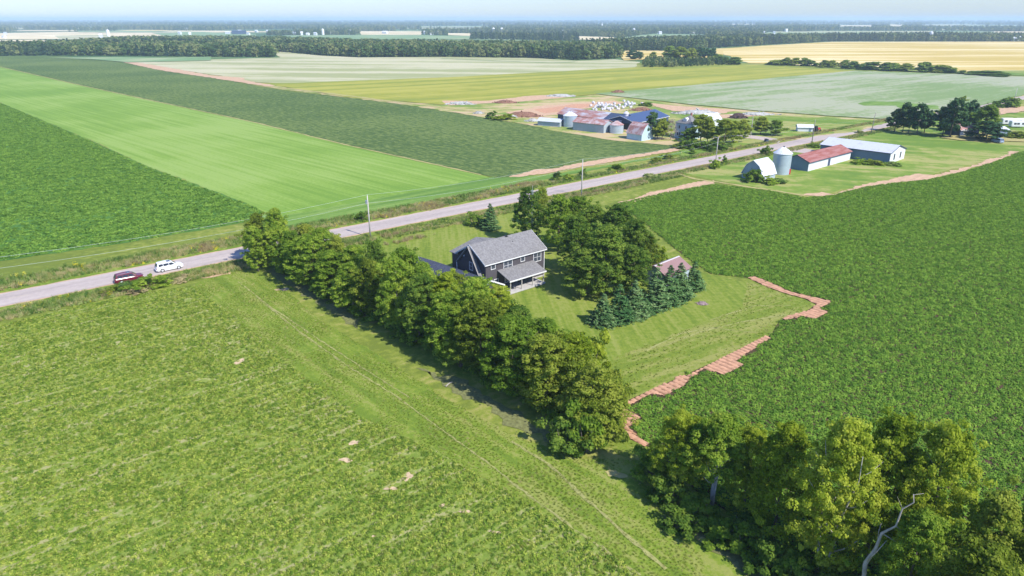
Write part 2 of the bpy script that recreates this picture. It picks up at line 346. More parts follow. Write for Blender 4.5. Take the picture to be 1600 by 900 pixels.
def ridges(name, poly, ang, z0, sp=.9, amp=.2):
    """furrowed bare soil, ridges along ang"""
    P = np.array(poly); a = math.radians(ang); U = np.array([math.cos(a), math.sin(a)]); V = np.array([-U[1], U[0]])
    pu, pv = P @ U, P @ V; du, dv = .35, sp / 6
    us = np.arange(pu.min() - du, pu.max() + du, du); vs_ = np.arange(pv.min() - dv, pv.max() + dv, dv)
    UU, VV = np.meshgrid(us, vs_, indexing='ij'); X = UU * U[0] + VV * V[0]; Y = UU * U[1] + VV * V[1]
    Z = z0 - .04 + .75 * amp * (1 - (.5 - .5 * np.cos(2 * np.pi * VV / sp)) ** 4) + NP.normal(0, .018, UU.shape)
    ok = inside(X.ravel(), Y.ravel(), poly).reshape(X.shape); n2 = X.shape[1]
    f = ok[:-1, :-1] & ok[1:, :-1] & ok[1:, 1:] & ok[:-1, 1:]; I, J = np.nonzero(f)
    idx = I * n2 + J; faces = np.stack([idx, idx + n2, idx + n2 + 1, idx + 1], 1)
    used, inv = np.unique(faces, return_inverse=True); co = np.stack([X.ravel(), Y.ravel(), Z.ravel()], 1)[used]
    me = bpy.data.meshes.new(name); me.from_pydata(co.tolist(), [], inv.reshape(-1, 4).tolist()); me.update(); me.materials.append(M['soil'])
    return tag(link(bpy.data.objects.new(name, me)), kind='structure')
ridges('soil', R1, -50, .06); ridges('soil', R2, -50, .06)
R3 = [(965, 317), (996, 309), (1014, 301), (1041, 296), (1084, 285), (1115, 282), (1117, 288), (1093, 292), (1045, 302), (990, 316), (971, 320)]
sheet('soil', R3, .07, M['soil_tan'], .8, .25)
R4 = [(1255, 305), (1283, 300), (1300, 304), (1353, 288), (1390, 281), (1429, 272), (1460, 274), (1506, 262), (1518, 260), (1539, 251), (1567, 244), (1579, 236), (1592, 237), (1567, 248), (1545, 257), (1518, 262), (1507, 269), (1475, 276), (1445, 282), (1399, 287), (1365, 293), (1320, 302), (1283, 307)]
sheet('soil', R4, .08, M['soil_tan'], 1.2, .5)
line_sheet('path', [(1057, 271), (1085, 280), (1115, 284), (1200, 297), (1258, 306)], 1.2, .09, M['straw'], .4)
R5 = [(795, 277), (837, 265), (864, 264), (907, 255), (947, 248), (1014, 239), (1045, 233), (1078, 230), (1072, 234), (1032, 240), (999, 246), (947, 255), (892, 264), (861, 270), (818, 276)]
# left of the road
sheet('field', [(-200, 250), (-200, 115), (0, 160), (153, 224), (229, 259), (400, 324), (414, 332), (385, 347), (300, 362), (180, 382), (0, 408), (-200, 445)], .03, M['f_left'], 2, .3)
left_poly = WP([(-60, 420), (-60, 150), (0, 161), (153, 226), (229, 261), (398, 325), (412, 332), (385, 346), (300, 361), (180, 381), (0, 407)])
sheet('field', [(-200, 114), (-200, 80), (0, 105), (135, 136), (400, 192.5), (531, 225), (752, 274), (775, 280), (700, 292), (560, 318), (440, 338), (414, 332), (400, 324), (229, 259), (153, 224), (0, 160)], .05, M['f_bright'], 3, .25)
sheet('grass_border', [(440, 338), (560, 316), (700, 290), (765, 277), (850, 274), (940, 260), (1060, 238), (1080, 232), (1095, 236), (1000, 252), (880, 275), (720, 308), (600, 334), (520, 352), (470, 355), (395, 361), (412, 334)], .07, M['f_band'], 1.5, .4)
sheet('soil', R5, .11, M['soil_tan'], 1.2, .35)
sheet('field', [(-200, 60), (0, 88), (95, 88), (140, 92), (185, 97), (330, 121), (400, 134), (440, 141), (500, 148), (620, 162), (740, 181), (810, 193), (880, 207), (960, 220), (1060, 229), (1045, 233), (1014, 239), (947, 248), (864, 264), (797, 277), (775, 278), (752, 273), (531, 224), (400, 191.5), (135, 135), (0, 104), (-200, 79)], .10, M['f_dark'], 3, .3)
line_sheet('grass_border', [(0, 104.5), (135, 135.5), (400, 192), (531, 224.5), (752, 273.5)], .9, .13, M['straw'], .3, 4)
sheet('field', [(200, 97), (330, 93), (400, 91), (437, 90), (427, 82), (440, 81), (500, 87), (560, 90), (700, 89), (830, 91), (900, 95), (960, 93), (1000, 97), (990, 106), (700, 121), (460, 131), (404, 129), (330, 117)], .2, M['f_pale'], 15, 1)
line_sheet('grass_border', [(690, 91.5), (760, 95), (860, 98.5), (900, 97)], 6, .25, M['far'], 1.5, 10)
sheet('field', [(404, 130), (460, 130), (700, 121), (990, 105.5), (1150, 100), (1335, 111), (1200, 124), (940, 147), (820, 158), (690, 164), (540, 152)], .22, M['f_olive'], 15, .8)
sheet('field', [(930, 147), (1335, 111), (1430, 114), (1700, 124), (1700, 145), (1600, 148), (1530, 166), (1470, 172), (1400, 188), (1300, 182), (1190, 174), (1090, 165)], .3, M['f_white'], 12, .8)
sheet('field', [(1340, 163), (1360, 159), (1400, 160), (1465, 166), (1470, 172), (1410, 172), (1400, 166), (1350, 166)], .34, M['f_band'], 6, .8)
sheet('field', [(1110, 77), (1200, 71), (1300, 65.5), (1700, 65), (1700, 119), (1600, 117), (1540, 115), (1500, 112), (1340, 105), (1170, 99)], .25, M['f_gold'], 20, 2)
sheet('field', [(1545, 111), (1700, 109), (1700, 121), (1530, 117)], .3, M['pasture'], 8, 1)
sheet('farmyard', [(330, 118), (404, 130), (540, 152), (690, 164.5), (820, 158), (935, 148), (1090, 166), (1190, 175), (1300, 183), (1400, 189), (1340, 205), (1215, 222), (1070, 246), (1060, 229), (960, 220), (880, 207), (810, 193), (740, 181), (620, 162), (440, 140), (185, 96)], .16, M['yard'], 5, .6)
sheet('pasture', [(1080, 168), (1190, 178), (1300, 186), (1395, 190), (1340, 203), (1215, 221), (1110, 240), (1068, 246), (1060, 231), (1075, 222), (1130, 216), (1100, 200), (1060, 185)], .19, M['pasture'], 3, .8)
sheet('pasture', [(1400, 195), (1500, 176), (1700, 160), (1800, 200), (1600, 236), (1545, 251), (1460, 272), (1360, 288), (1290, 303), (1250, 305), (1115, 281), (1060, 270), (1200, 240), (1330, 212)], .035, M['pasture'], 4, .5)
for pts, mt in (([(690, 158), (760, 158), (830, 150), (880, 148), (900, 151), (830, 158), (760, 162), (700, 165)], 'soil_tan'),
                ([(790, 177), (850, 165), (960, 158), (975, 162), (900, 172), (870, 180), (830, 184)], 'soil_tan'),
                ([(835, 172), (900, 163), (930, 163), (905, 171), (850, 178)], 'soil'),
                ([(970, 199), (992, 201), (1000, 208), (978, 208)], 'soil_tan'),
                ([(1000, 160), (1060, 166), (1150, 172), (1130, 178), (1050, 174)], 'soil_tan'),
                ([(1110, 181), (1200, 176), (1198, 181), (1120, 186)], 'soil_tan'),
                ([(1580, 205), (1480, 213), (1470, 216), (1500, 220), (1590, 222), (1700, 226), (1700, 218)], 'straw'),
                ([(1480, 176), (1590, 168), (1640, 163), (1700, 165), (1620, 172), (1500, 188)], 'soil_tan')):
    SOILZ = globals().get('SOILZ', .21) + .012; sheet('soil', pts, SOILZ, M[mt], 3, .6)
sheet('soil', [(190, 97), (215, 98), (275, 108), (330, 118), (380, 122), (384, 126), (430, 134), (420, 136), (330, 122), (250, 110)], .26, M['soil_tan'], 4, .8)
line_sheet('path', [(430, 136), (520, 147), (620, 160), (690, 168), (760, 178)], 3.0, .24, M['straw'], 1, 5)
# driveways
sheet('driveway', [(1145, 210), (1180, 213), (1225, 219), (1216, 224), (1180, 218), (1140, 214)], .25, M['gravel'], 3, .2)
sheet('driveway', [(1222, 231), (1236, 228), (1280, 236), (1275, 241), (1232, 237)], .07, M['gravel'], 2, .2)
sheet('driveway', [(300, 437), (330, 418), (352, 413), (360, 428), (330, 434)], .04, M['soil_tan'], 1, .35)
# road with crown markings
line_sheet('road', [road_pt(-260, .0), road_pt(420, 0)], 6.9, .15, M['road'], .12, 3, px=False)
line_sheet('verge', [road_pt(-260, -4.6), road_pt(420, -4.6)], 3.0, .12, M['head'], .5, 2, px=False, seed=5)
line_sheet('verge', [road_pt(-260, 4.6), road_pt(420, 4.6)], 3.0, .12, M['head'], .5, 2, px=False, seed=6)
line_sheet('verge', [road_pt(-260, -3.6), road_pt(420, -3.6)], .6, .135, M['soil_tan'], .2, 2, px=False, seed=7)
line_sheet('verge', [road_pt(-260, 3.6), road_pt(420, 3.6)], .5, .135, M['soil_tan'], .2, 2, px=False, seed=8)
worn = plain('worn_yellow_paint', (.55, .48, .33), .9, .1, .12, 2)
for k in range(-28, 52):
    mb = MB(); a = road_pt(k * 8.0, .07); b2 = road_pt(k * 8.0 + 3, .07); c = road_pt(k * 8.0 + 3, -.07); d = road_pt(k * 8.0, -.07)
    if PJ(a[0], a[1], 0)[1] > 500 or k > 8 or k % 2: continue
    mb.add([(*q, .156) for q in (a, b2, c, d)], [(3, 2, 1, 0)]); tag(mb.build('road_marking', worn), kind='structure')
# tracks in the headland, lawn edge and bare patches
for pts, wd in (([(405, 468), (470, 520), (540, 570), (620, 620), (690, 672), (760, 722), (840, 785), (930, 850), (1000, 900)], .26),
                ([(372, 440), (420, 478), (520, 545), (640, 622)], .25), ([(800, 690), (860, 728), (905, 770), (960, 820), (1040, 890)], .4),
                ([(1180, 520), (1110, 512), (1062, 522), (1010, 548)], .22), ([(1250, 488), (1150, 505), (1090, 520), (1040, 540)], .25), ([(1235, 478), (1180, 478), (1110, 500)], .2)):
    line_sheet('wheel_track', pts, wd * .8, .05, M['track'], .12, .7)
patches = []
for (x, y, a, b2) in ((374, 566, 1.0, 1.3), (553, 692, .7, .6), (540, 719, 1.2, .6), (640, 745, .8, 1.2), (612, 763, .9, .4), (692, 790, .6, .3), (728, 800, .8, .3), (775, 832, .8, .3), (585, 838, .4, .2), (1110, 845, 1.2, .8), (960, 740, 1.6, 1.0), (440, 452, 1.5, 1.0)):
    cx, cy_ = W(x, y); r = random.Random(x); pts = []
    for k in range(14):
        t = k / 14 * 2 * math.pi; q = r.uniform(.55, 1.2); pts.append((cx + math.cos(t + .7) * a * q, cy_ + math.sin(t + .7) * b2 * q))
    patches.append(pts)
    for q in range(5):
        ox, oy = r.uniform(-.5, .5) * a, r.uniform(-.5, .5) * b2; f = r.uniform(.25, .6)
        sheet('bare_patch', [(cx + ox + math.cos(k / 13 * 6.283) * a * f * r.uniform(.6, 1.2), cy_ + oy + math.sin(k / 13 * 6.283) * b2 * f * r.uniform(.6, 1.2)) for k in range(13)], .05 + .004 * q, M['straw'] if x > 800 else M['patch'], px=False)
sheet('leaf_litter', [(650, 575), (690, 596), (720, 618), (760, 632), (800, 668), (850, 690), (900, 712), (905, 705), (860, 676), (800, 640), (720, 592)], .055, M['duff'], 1, .5)
sheet('leaf_litter', [(1030, 805), (1060, 815), (1130, 845), (1200, 890), (1260, 940), (1400, 1100), (1340, 1100), (1225, 945), (1150, 888), (1095, 848)], .055, M['duff'], 1, .4)
sheet('leaf_litter', [(410, 425), (430, 432), (500, 478), (560, 515), (560, 500), (500, 452), (430, 420)], .055, M['duff'], 1, .4)
#SPLIT
# ------------------------------------------------------------------ leaves
def leaf_quads(C, N, s, elong=1.35, rng=NP, dirv=None):
    n = len(C); N = N / (np.linalg.norm(N, axis=1, keepdims=True) + 1e-9)
    A = rng.normal(size=(n, 3)) if dirv is None else dirv
    U = np.cross(N, A); U /= (np.linalg.norm(U, axis=1, keepdims=True) + 1e-9); V = np.cross(N, U)
    s = np.broadcast_to(s, (n,))[:, None]
    return np.stack([C - V * s * elong * .5, C + U * s * .5, C + V * s * elong * .5, C - U * s * .5], 1)
def rand_dir(n, rng=NP):
    d = rng.normal(size=(n, 3)); return d / np.linalg.norm(d, axis=1, keepdims=True)
def src(name, V, mat):
    me = quads_mesh(name, V); me.materials.append(mat); o = bpy.data.objects.new(name, me); return o
def clump(name, n, R, H, size, mat, up=.6, seed=0):
    rng = np.random.default_rng(seed)
    d = rand_dir(n, rng); d[:, 2] = np.abs(d[:, 2]); r = rng.uniform(.35, 1, n)[:, None]
    C = d * r * np.array([R, R, H]); N = d + rand_dir(n, rng) * .7 + np.array([0, 0, up])
    return src(name, leaf_quads(C, N, rng.uniform(.7, 1.3, n) * size, 1.25, rng), mat)
def tuft(name, n, R, H, wid, mat, seed=0):
    rng = np.random.default_rng(seed); a = rng.uniform(0, 6.283, n); r = rng.uniform(0, R, n)
    B = np.stack([np.cos(a) * r, np.sin(a) * r, np.zeros(n)], 1); lean = rand_dir(n, rng) * .55; lean[:, 2] = 1
    h = rng.uniform(.5, 1, n)[:, None] * H; T = B + lean * h; a2 = rng.uniform(0, 6.283, n)
    Wd = np.stack([np.cos(a2), np.sin(a2), np.zeros(n)], 1) * wid / 2
    return src(name, np.stack([B - Wd, B + Wd, T + Wd * .3, T - Wd * .3], 1), mat)
def collection(name, objs):
    c = bpy.data.collections.new(name)
    for i, o in enumerate(objs): o.name = '%s_%02d' % (name, i); c.objects.link(o)   # instances are picked in name order
    return c
def scatter(name, P, scl, coll, nvar, kind='stuff', parent=None, rot=None, idx=None, z=0.0):
    """real instances of small plants on the points P"""
    n = len(P)
    if n == 0: return None
    me = bpy.data.meshes.new(name); me.vertices.add(n)
    co = np.zeros((n, 3), np.float32); co[:, :P.shape[1]] = P
    if P.shape[1] == 2: co[:, 2] = z
    me.vertices.foreach_set('co', co.ravel())
    for an, tp, arr in (('scl', 'FLOAT', np.broadcast_to(scl, (n,)).astype(np.float32)),
                        ('rot', 'FLOAT', (NP.uniform(0, 6.283, n) if rot is None else rot).astype(np.float32)),
                        ('idx', 'INT', (NP.integers(0, nvar, n) if idx is None else idx).astype(np.int32))):
        at = me.attributes.new(an, tp, 'POINT'); at.data.foreach_set('value', np.ascontiguousarray(arr))
    o = link(bpy.data.objects.new(name, me), parent); o['kind'] = kind
    ng = bpy.data.node_groups.new(name + '_nodes', 'GeometryNodeTree')
    ng.interface.new_socket('Geometry', in_out='INPUT', socket_type='NodeSocketGeometry')
    ng.interface.new_socket('Geometry', in_out='OUTPUT', socket_type='NodeSocketGeometry')
    N = ng.nodes; gi = N.new('NodeGroupInput'); go = N.new('NodeGroupOutput')
    ci = N.new('GeometryNodeCollectionInfo'); ci.inputs['Collection'].default_value = coll
    ci.inputs['Separate Children'].default_value = True; ci.inputs['Reset Children'].default_value = True
    ip = N.new('GeometryNodeInstanceOnPoints'); ip.inputs['Pick Instance'].default_value = True
    def att(nm, tp):
        a = N.new('GeometryNodeInputNamedAttribute'); a.data_type = tp; a.inputs['Name'].default_value = nm; return a.outputs['Attribute']
    cx = N.new('ShaderNodeCombineXYZ'); L = ng.links
    L.new(att('rot', 'FLOAT'), cx.inputs['Z']); L.new(gi.outputs[0], ip.inputs['Points']); L.new(ci.outputs[0], ip.inputs['Instance'])
    L.new(att('idx', 'INT'), ip.inputs['Instance Index']); L.new(cx.outputs[0], ip.inputs['Rotation']); L.new(att('scl', 'FLOAT'), ip.inputs['Scale'])
    L.new(ip.outputs[0], go.inputs[0])
    md = o.modifiers.new('scatter', 'NODES'); md.node_group = ng
    return o
def grid_pts(poly, ang, du, dv, ju, jv):
    P = np.array(poly); a = math.radians(ang); U = np.array([math.cos(a), math.sin(a)]); V = np.array([-U[1], U[0]])
    pu, pv = P @ U, P @ V; us = np.arange(pu.min(), pu.max(), du); vv = np.arange(math.floor(pv.min() / dv) * dv, pv.max(), dv)
    UU, VV = np.meshgrid(us, vv, indexing='ij'); UU = UU + NP.normal(0, ju, UU.shape); row = np.round(VV / dv); VV = VV + NP.normal(0, jv, VV.shape)
    X = (UU * U[0] + VV * V[0]).ravel(); Y = (UU * U[1] + VV * V[1]).ravel(); k = inside(X, Y, poly)
    return np.stack([X[k], Y[k]], 1), row.ravel()[k].astype(int), UU.ravel()[k]
def value_noise(X, Y, s, seed=0):
    rng = np.random.default_rng(seed); T = rng.uniform(0, 1, (64, 64)); x = X / s; y = Y / s; i = np.floor(x).astype(int); j = np.floor(y).astype(int)
    fx = x - i; fy = y - j; fx = fx * fx * (3 - 2 * fx); fy = fy * fy * (3 - 2 * fy); t = lambda a, b: T[a % 64, b % 64]
    return (t(i, j) * (1 - fx) + t(i + 1, j) * fx) * (1 - fy) + (t(i, j + 1) * (1 - fx) + t(i + 1, j + 1) * fx) * fy
def visible(P, margin=420, far=1e9):
    zc = P[:, 1] * C_ + CAMH * S_; x = 800 + FPX * P[:, 0] / zc; yc = P[:, 1] * S_ - CAMH * C_; y = 450 - FPX * yc / zc
    return (x > -margin) & (x < 1600 + margin) & (y < 900 + margin * .6) & (P[:, 1] < far)

alfc = collection('alfalfa_clumps', [clump('alfalfa_clump', 34, .32, .3, .11, M['alf'], seed=i) for i in range(4)] + [tuft('grass_tuft', 26, .22, .34, .035, M['grassb'], 9)])
P_, row, uu = grid_pts(alf_poly, 41, .36, .36, .12, .12)
k = visible(P_); P_, row, uu = P_[k], row[k], uu[k]
X, Y = P_.T; nz = value_noise(X, Y, 1.3, 3) * .5 + value_noise(X, Y, .7, 4) * .5
rown = value_noise(uu, row * 7.3, 6.0, 5)
wheel = (row % 9 == 0) & (rown > .45); wheel |= (row % 18 == 4) & (rown > .22)
keep = ~wheel & (nz > .2)
for pt in patches: keep &= ~(inside(X, Y, pt) & (NP.uniform(size=len(X)) < .8))
sc_ = (.55 + .75 * nz)[keep] * NP.uniform(.75, 1.2, keep.sum())
idx = np.where(NP.uniform(size=keep.sum()) < .22, 4, NP.integers(0, 4, keep.sum()))
scatter('alfalfa_crop', P_[keep], sc_, alfc, 5, idx=idx, z=.02)
# headland, meadow and verge grass
tufts = collection('grass_tufts', [tuft('grass_tuft', 24, .25, .26, .035, M['grassb'], 20 + i) for i in range(3)] + [tuft('dry_tuft', 20, .25, .34, .03, M['dryb'], 31)])
P_, row, uu = grid_pts(head_poly, 20, .34, .34, .12, .12); k = visible(P_); P_ = P_[k]
nz = value_noise(P_[:, 0], P_[:, 1], 3, 8); k = nz > .25; P_ = P_[k]; nz = nz[k]
idx = np.where(NP.uniform(size=len(P_)) < .16, 3, NP.integers(0, 3, len(P_)))
scatter('headland_grass', P_, .3 + .4 * nz, tufts, 4, idx=idx, z=.014)
rt = collection('meadow_tufts', [tuft('grass_tuft', 26, .35, .5, .05, M['grassb'], 40), tuft('weed_tuft', 26, .35, .5, .05, M['grassb'], 41), tuft('dry_tuft', 24, .35, .55, .045, M['dryb'], 42)])
P_, row, uu = grid_pts(rough_poly, 33, .42, .42, .15, .15)
k = ~inside(P_[:, 0], P_[:, 1], R1) & ~inside(P_[:, 0], P_[:, 1], R2) & visible(P_) & (NP.uniform(size=len(P_)) < .1 + .5 * value_noise(P_[:, 0], P_[:, 1], 5, 77)); P_ = P_[k]
nz = value_noise(P_[:, 0], P_[:, 1], 4, 12) + NP.normal(0, .12, len(P_)); idx = np.digitize(nz, [.45, .84])
scatter('meadow_grass', P_, NP.uniform(.2, .5, len(P_)), rt, 3, idx=idx, z=.03)
# lawn: short turf only near enough to be seen
# potato crop right of the lot
potc = collection('potato_plants', [clump('potato_plant', 44, .46, .36, .155, M['pot'], up=1.3, seed=50 + i) for i in range(4)])
P_, row, uu = grid_pts(pot_poly, -50, .42, .76, .1, .06)
k = ~inside(P_[:, 0], P_[:, 1], R1) & ~inside(P_[:, 0], P_[:, 1], R2) & visible(P_, 650); P_ = P_[k]
nz = value_noise(P_[:, 0], P_[:, 1], 5, 15); k = NP.uniform(size=len(P_)) > .015 + .04 * (nz > .75); P_ = P_[k]
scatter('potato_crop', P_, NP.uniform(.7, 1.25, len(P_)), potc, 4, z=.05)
sbc = collection('leafy_plants', [clump('leafy_plant', 40, .66, .4, .24, M['pot2'], up=1.3, seed=60 + i) for i in range(3)])
P_, row, uu = grid_pts(left_poly, 0, .95, .95, .25, .2); P_ = P_[visible(P_)]
nz = value_noise(P_[:, 0], P_[:, 1], 9, 16); P_ = P_[NP.uniform(size=len(P_)) > .25 * (nz > .7)]
scatter('leafy_crop', P_, NP.uniform(.7, 1.25, len(P_)), sbc, 3, z=.03)
# roadside weeds both sides
wd = collection('roadside_weeds', [tuft('weed_tuft', 26, .4, .7, .06, M['weed'], 70), tuft('dry_tuft', 26, .4, .7, .05, M['dryb'], 71), clump('weed_clump', 40, .5, .5, .16, M['weed'], seed=72),
                                   clump('goldenrod', 34, .45, .75, .14, M['gold'], seed=73), tuft('seed_tuft', 26, .45, .9, .07, M['seed'], 74)])
def verge_weeds(name, s0, s1, o0, o1, n, seed, wts=(.4, .3, .19, .03, .08), big=1.0):
    r = np.random.default_rng(seed); s = r.uniform(s0, s1, n); o = r.uniform(o0, o1, n)
    X = RC.x + RU.x * s + RN.x * o; Y = RC.y + RU.y * s + RN.y * o
    nz = value_noise(s, o * 2.5, 7, seed) + r.normal(0, .08, n)
    nz = np.argsort(np.argsort(nz)) / n; idx = np.digitize(nz, np.cumsum(wts)[:-1]); idx = np.array([0, 2, 1, 4, 3])[idx] if False else idx; k = visible(np.stack([X, Y], 1), 300)
    scatter(name, np.stack([X, Y], 1)[k], (r.uniform(.45, 1.2, n) * big)[k], wd, 5, idx=idx[k], z=.08)
verge_weeds('roadside_grass', -130, 20, 5.2, 12, 5200, 1)
verge_weeds('roadside_grass', 20, 260, 5.2, 8.6, 4200, 2)
verge_weeds('roadside_grass', -150, -46, -10.5, -5.0, 3300, 3, (.45, .25, .24, .02, .04))
verge_weeds('roadside_grass', -44, 60, -11, -5.0, 3000, 4, (.4, .37, .15, .0, .08), .8)
verge_weeds('roadside_grass', 60, 260, -9, -5.0, 2600, 5, (.45, .3, .2, .01, .04), .9)
for (x, y, n, rx) in ((527, 352, 16, 1.3), (90, 468, 9, 2), (62, 478, 7, 2.5), (25, 432, 10, 2), (130, 416, 14, 3.0), (720, 313, 10, 2), (785, 297, 10, 3)):
    cx, cy_ = W(x, y); r = np.random.default_rng(x)
    scatter('goldenrod_patch', np.stack([r.normal(cx, rx * .6, n), r.normal(cy_, .6, n)], 1), r.uniform(.6, 1.2, n), wd, 5, idx=np.where(r.uniform(size=n) < .55, 3, 0), z=.08)
for (x, y, n, rx) in ((640, 330, 120, 5), (680, 325, 80, 4), (610, 338, 60, 4), (760, 307, 60, 4), (640, 375, 60, 5), (830, 292, 60, 4)):
    cx, cy_ = W(x, y); r = np.random.default_rng(x + 1); t = r.normal(0, rx * .5, n); o = r.normal(0, .7, n)
    scatter('dry_weed_patch', np.stack([cx + RU.x * t + RN.x * o, cy_ + RU.y * t + RN.y * o], 1), r.uniform(.5, 1.0, n), wd, 5, idx=np.where(r.uniform(size=n) < .5, 4, 1), z=.08)

# ------------------------------------------------------------------ trees
def crown_verts(seed, H, R, z0, nclump, nleaf, leaf, crad=.95, shape=.55, tilt=0.0, flat=1.0):
    """leaf quads in clumps on an uneven crown between z0 and H"""
    rng = np.random.default_rng(seed); cs = []
    lob = rng.uniform(.66, 1.25, 12); hl = rng.uniform(.78, 1.18, 6)
    for _ in range(nclump):
        t = rng.uniform(0, 1) ** .85; a = rng.uniform(0, 2 * math.pi)
        prof = min(1.0, .55 + t * 2.2) * max(0.0, 1 - t ** (1.5 + shape)) ** .62 + .06
        rr = R * prof * lob[int(a / (2 * math.pi) * 12) % 12] * hl[int(t * 5.99)] * (rng.uniform(.0, 1) ** .33)
        z = z0 + (H - z0 - crad * .7) * t
        if rng.uniform() < .1: rr = rr * 1.1 + .25 * R; z += rng.uniform(-.4, .9)
        cs.append((rr * math.cos(a) + tilt * z, rr * math.sin(a), z))
    cs = np.array(cs); per = nleaf // nclump; V = []
    C = np.repeat(cs, per, 0); n = len(C); d = rand_dir(n, rng); d[:, 2] = d[:, 2] * .75 + .18
    cr = np.repeat(rng.uniform(.6, 1.25, nclump), per)[:, None] * crad
    rad = rng.uniform(.55, 1.0, n)[:, None]; rad[rng.uniform(size=n) < .14] *= 1.45
    Pp = C + d * cr * rad * np.array([1, 1, .8 * flat])
    N = d * .9 + rand_dir(n, rng) * .55 + np.array([0, 0, .45])
    return leaf_quads(Pp, N, rng.uniform(.65, 1.25, n) * leaf, 1.3, rng)
def trunk_mb(seed, H, r0, limbs=6, spread=2.2, lean=.02, stems=1, n=8):
    r = random.Random(seed); mb = MB(); mb.sm = True
    for s_ in range(stems):
        a0 = r.uniform(0, 6.28); sx, sy = (math.cos(a0) * .14 * H, math.sin(a0) * .14 * H) if stems > 1 else (lean * H, lean * H * .4)
        pts = []; rad = []
        for i in range(7):
            t = i / 6; pts.append((sx * t + r.uniform(-.03, .03) * H * t + (math.cos(a0) * .2 if stems > 1 else 0), sy * t + r.uniform(-.03, .03) * H * t + (math.sin(a0) * .2 if stems > 1 else 0), H * .86 * t - (.1 if i == 0 else 0)))
            rad.append(r0 * (1.25 if i == 0 else 1 - .85 * t) * (.75 if stems > 1 else 1))
        mb.tube(pts, rad, n)
        for j in range(limbs):
            t = .25 + .6 * j / max(1, limbs - 1); q = Vector(pts[int(t * 6)]); q2 = Vector(pts[min(6, int(t * 6) + 1)]); b0 = q.lerp(q2, t * 6 - int(t * 6))
            a = r.uniform(0, 6.28); L = spread * (1.1 - t * .6) * r.uniform(.7, 1.2); e = b0 + Vector((math.cos(a) * L, math.sin(a) * L, L * r.uniform(.5, 1.0)))
            md = b0.lerp(e, .5) + Vector((0, 0, -.1 * L)); rr = r0 * (1 - .8 * t) * .5
            mb.tube([b0, md, e], [rr, rr * .7, rr * .25], 6)
    return mb
def mesh_obj(name, me, parent): return link(bpy.data.objects.new(name, me), parent)
def mk_mesh(name, V, mat): me = quads_mesh(name, V); me.materials.append(mat); return me
CROWN = {}
def crown_var(key, k, **kw):
    if (key, k) not in CROWN: CROWN[(key, k)] = mk_mesh('crown', crown_verts(**kw), M[kw_mat[key]])
    return CROWN[(key, k)]
kw_mat = dict(maple='maple', yellow='yellow', dark='dkleaf', olive='olive', bush='maple', bushd='dkleaf', busho='olive', farm='olive', farmd='dkleaf', pinef='pine')
TRUNK = {}
def broadleaf(name, x, y, h, R, kind, k, label, cat='tree', group=None, stems=1, pale=False, z0f=.14, nleaf=15000, leaf=.215, nclump=300, crad=.58, limbs=6, r0=.2, shape=.55):
    """unit tree built 12 m tall with crown radius 3.6 and scaled"""
    e = empty(name, (x, y, 0), rnd.uniform(0, 6.28)); tag(e, label, cat, group)
    key = (kind, k, nleaf, z0f)
    if key not in CROWN:
        CROWN[key] = mk_mesh('crown', crown_verts(seed=hash((kind, k)) % 1000 if False else sum(map(ord, kind)) + k * 17, H=12, R=3.6, z0=12 * z0f, nclump=nclump, nleaf=nleaf, leaf=leaf * 12 / max(h, 1) if h < 6 else leaf, crad=crad, shape=shape), M[kw_mat[kind]])
    tk = (k, stems, pale, limbs)
    if tk not in TRUNK:
        m_ = M['barkpale'] if pale else M['bark']; mb = trunk_mb(100 + k, 12, r0, limbs, 2.6, stems=stems)
        me = bpy.data.meshes.new('trunk'); me.from_pydata(mb.v, [], mb.f); me.materials.append(m_); me.polygons.foreach_set('use_smooth', [True] * len(me.polygons)); TRUNK[tk] = me
    s = h / 12; sr = R / 3.6
    for nm, me in (('trunk', TRUNK[tk]), ('crown', CROWN[key])):
        o = mesh_obj(nm, me, e); o.scale = (sr, sr, s)
    return e
_o = ['first', 'second', 'third', 'fourth', 'fifth', 'sixth', 'seventh', 'eighth', 'ninth']
ORD = _o + ['tenth', 'eleventh', 'twelfth', 'thirteenth', 'fourteenth', 'fifteenth', 'sixteenth', 'seventeenth', 'eighteenth', 'nineteenth']
for _t, _q in (('twent', 2), ('thirt', 3), ('fort', 4), ('fift', 5), ('sixt', 6)): ORD += [_t + 'ieth'] + [_t + 'y-' + q for q in _o]
HA, HB = Vector((*W(428, 424), 0)), Vector((*W(905, 684), 0)); HD = (HB - HA).normalized(); HN = Vector((-HD.y, HD.x, 0))
if HN.y < 0: HN = -HN
SIL = ((400, 345), (440, 322), (470, 340), (500, 350), (530, 362), (560, 385), (590, 372), (620, 366), (650, 395), (680, 415), (700, 424), (740, 431), (780, 443), (800, 472), (840, 488), (880, 512), (920, 535), (940, 570))
def tall(p, add):
    bx_, by_ = PJ(p.x, p.y, 0); return HT(bx_, by_, float(np.interp(bx_, [a for a, _ in SIL], [b for _, b in SIL])) + add)
front_kind = ['maple', 'maple', 'maple', 'maple', 'maple', 'olive', 'maple', 'dark', 'maple', 'olive', 'maple', 'olive', 'olive']
L_ = (HB - HA).length
for i in range(13):
    p = HA + HD * (L_ * i / 12 + rnd.uniform(-.7, .7)) + HN * rnd.uniform(1.2, 2.4); kd = front_kind[i]
    h = min(12.2, tall(p, rnd.uniform(14, 34)))
    broadleaf('maple_tree', p.x, p.y, h, rnd.uniform(2.9, 4.4), kd, i % 4, '%s tree in the near row of the long hedgerow, %s from the road end' % ({'maple': 'mid green', 'olive': 'olive green', 'dark': 'dark green'}[kd], ORD[i]),
              group='trees of the long hedgerow beside the hay field', stems=(2 if i in (2, 7, 10) else 1), pale=i in (4, 6, 8), z0f=.14, nleaf=21000)
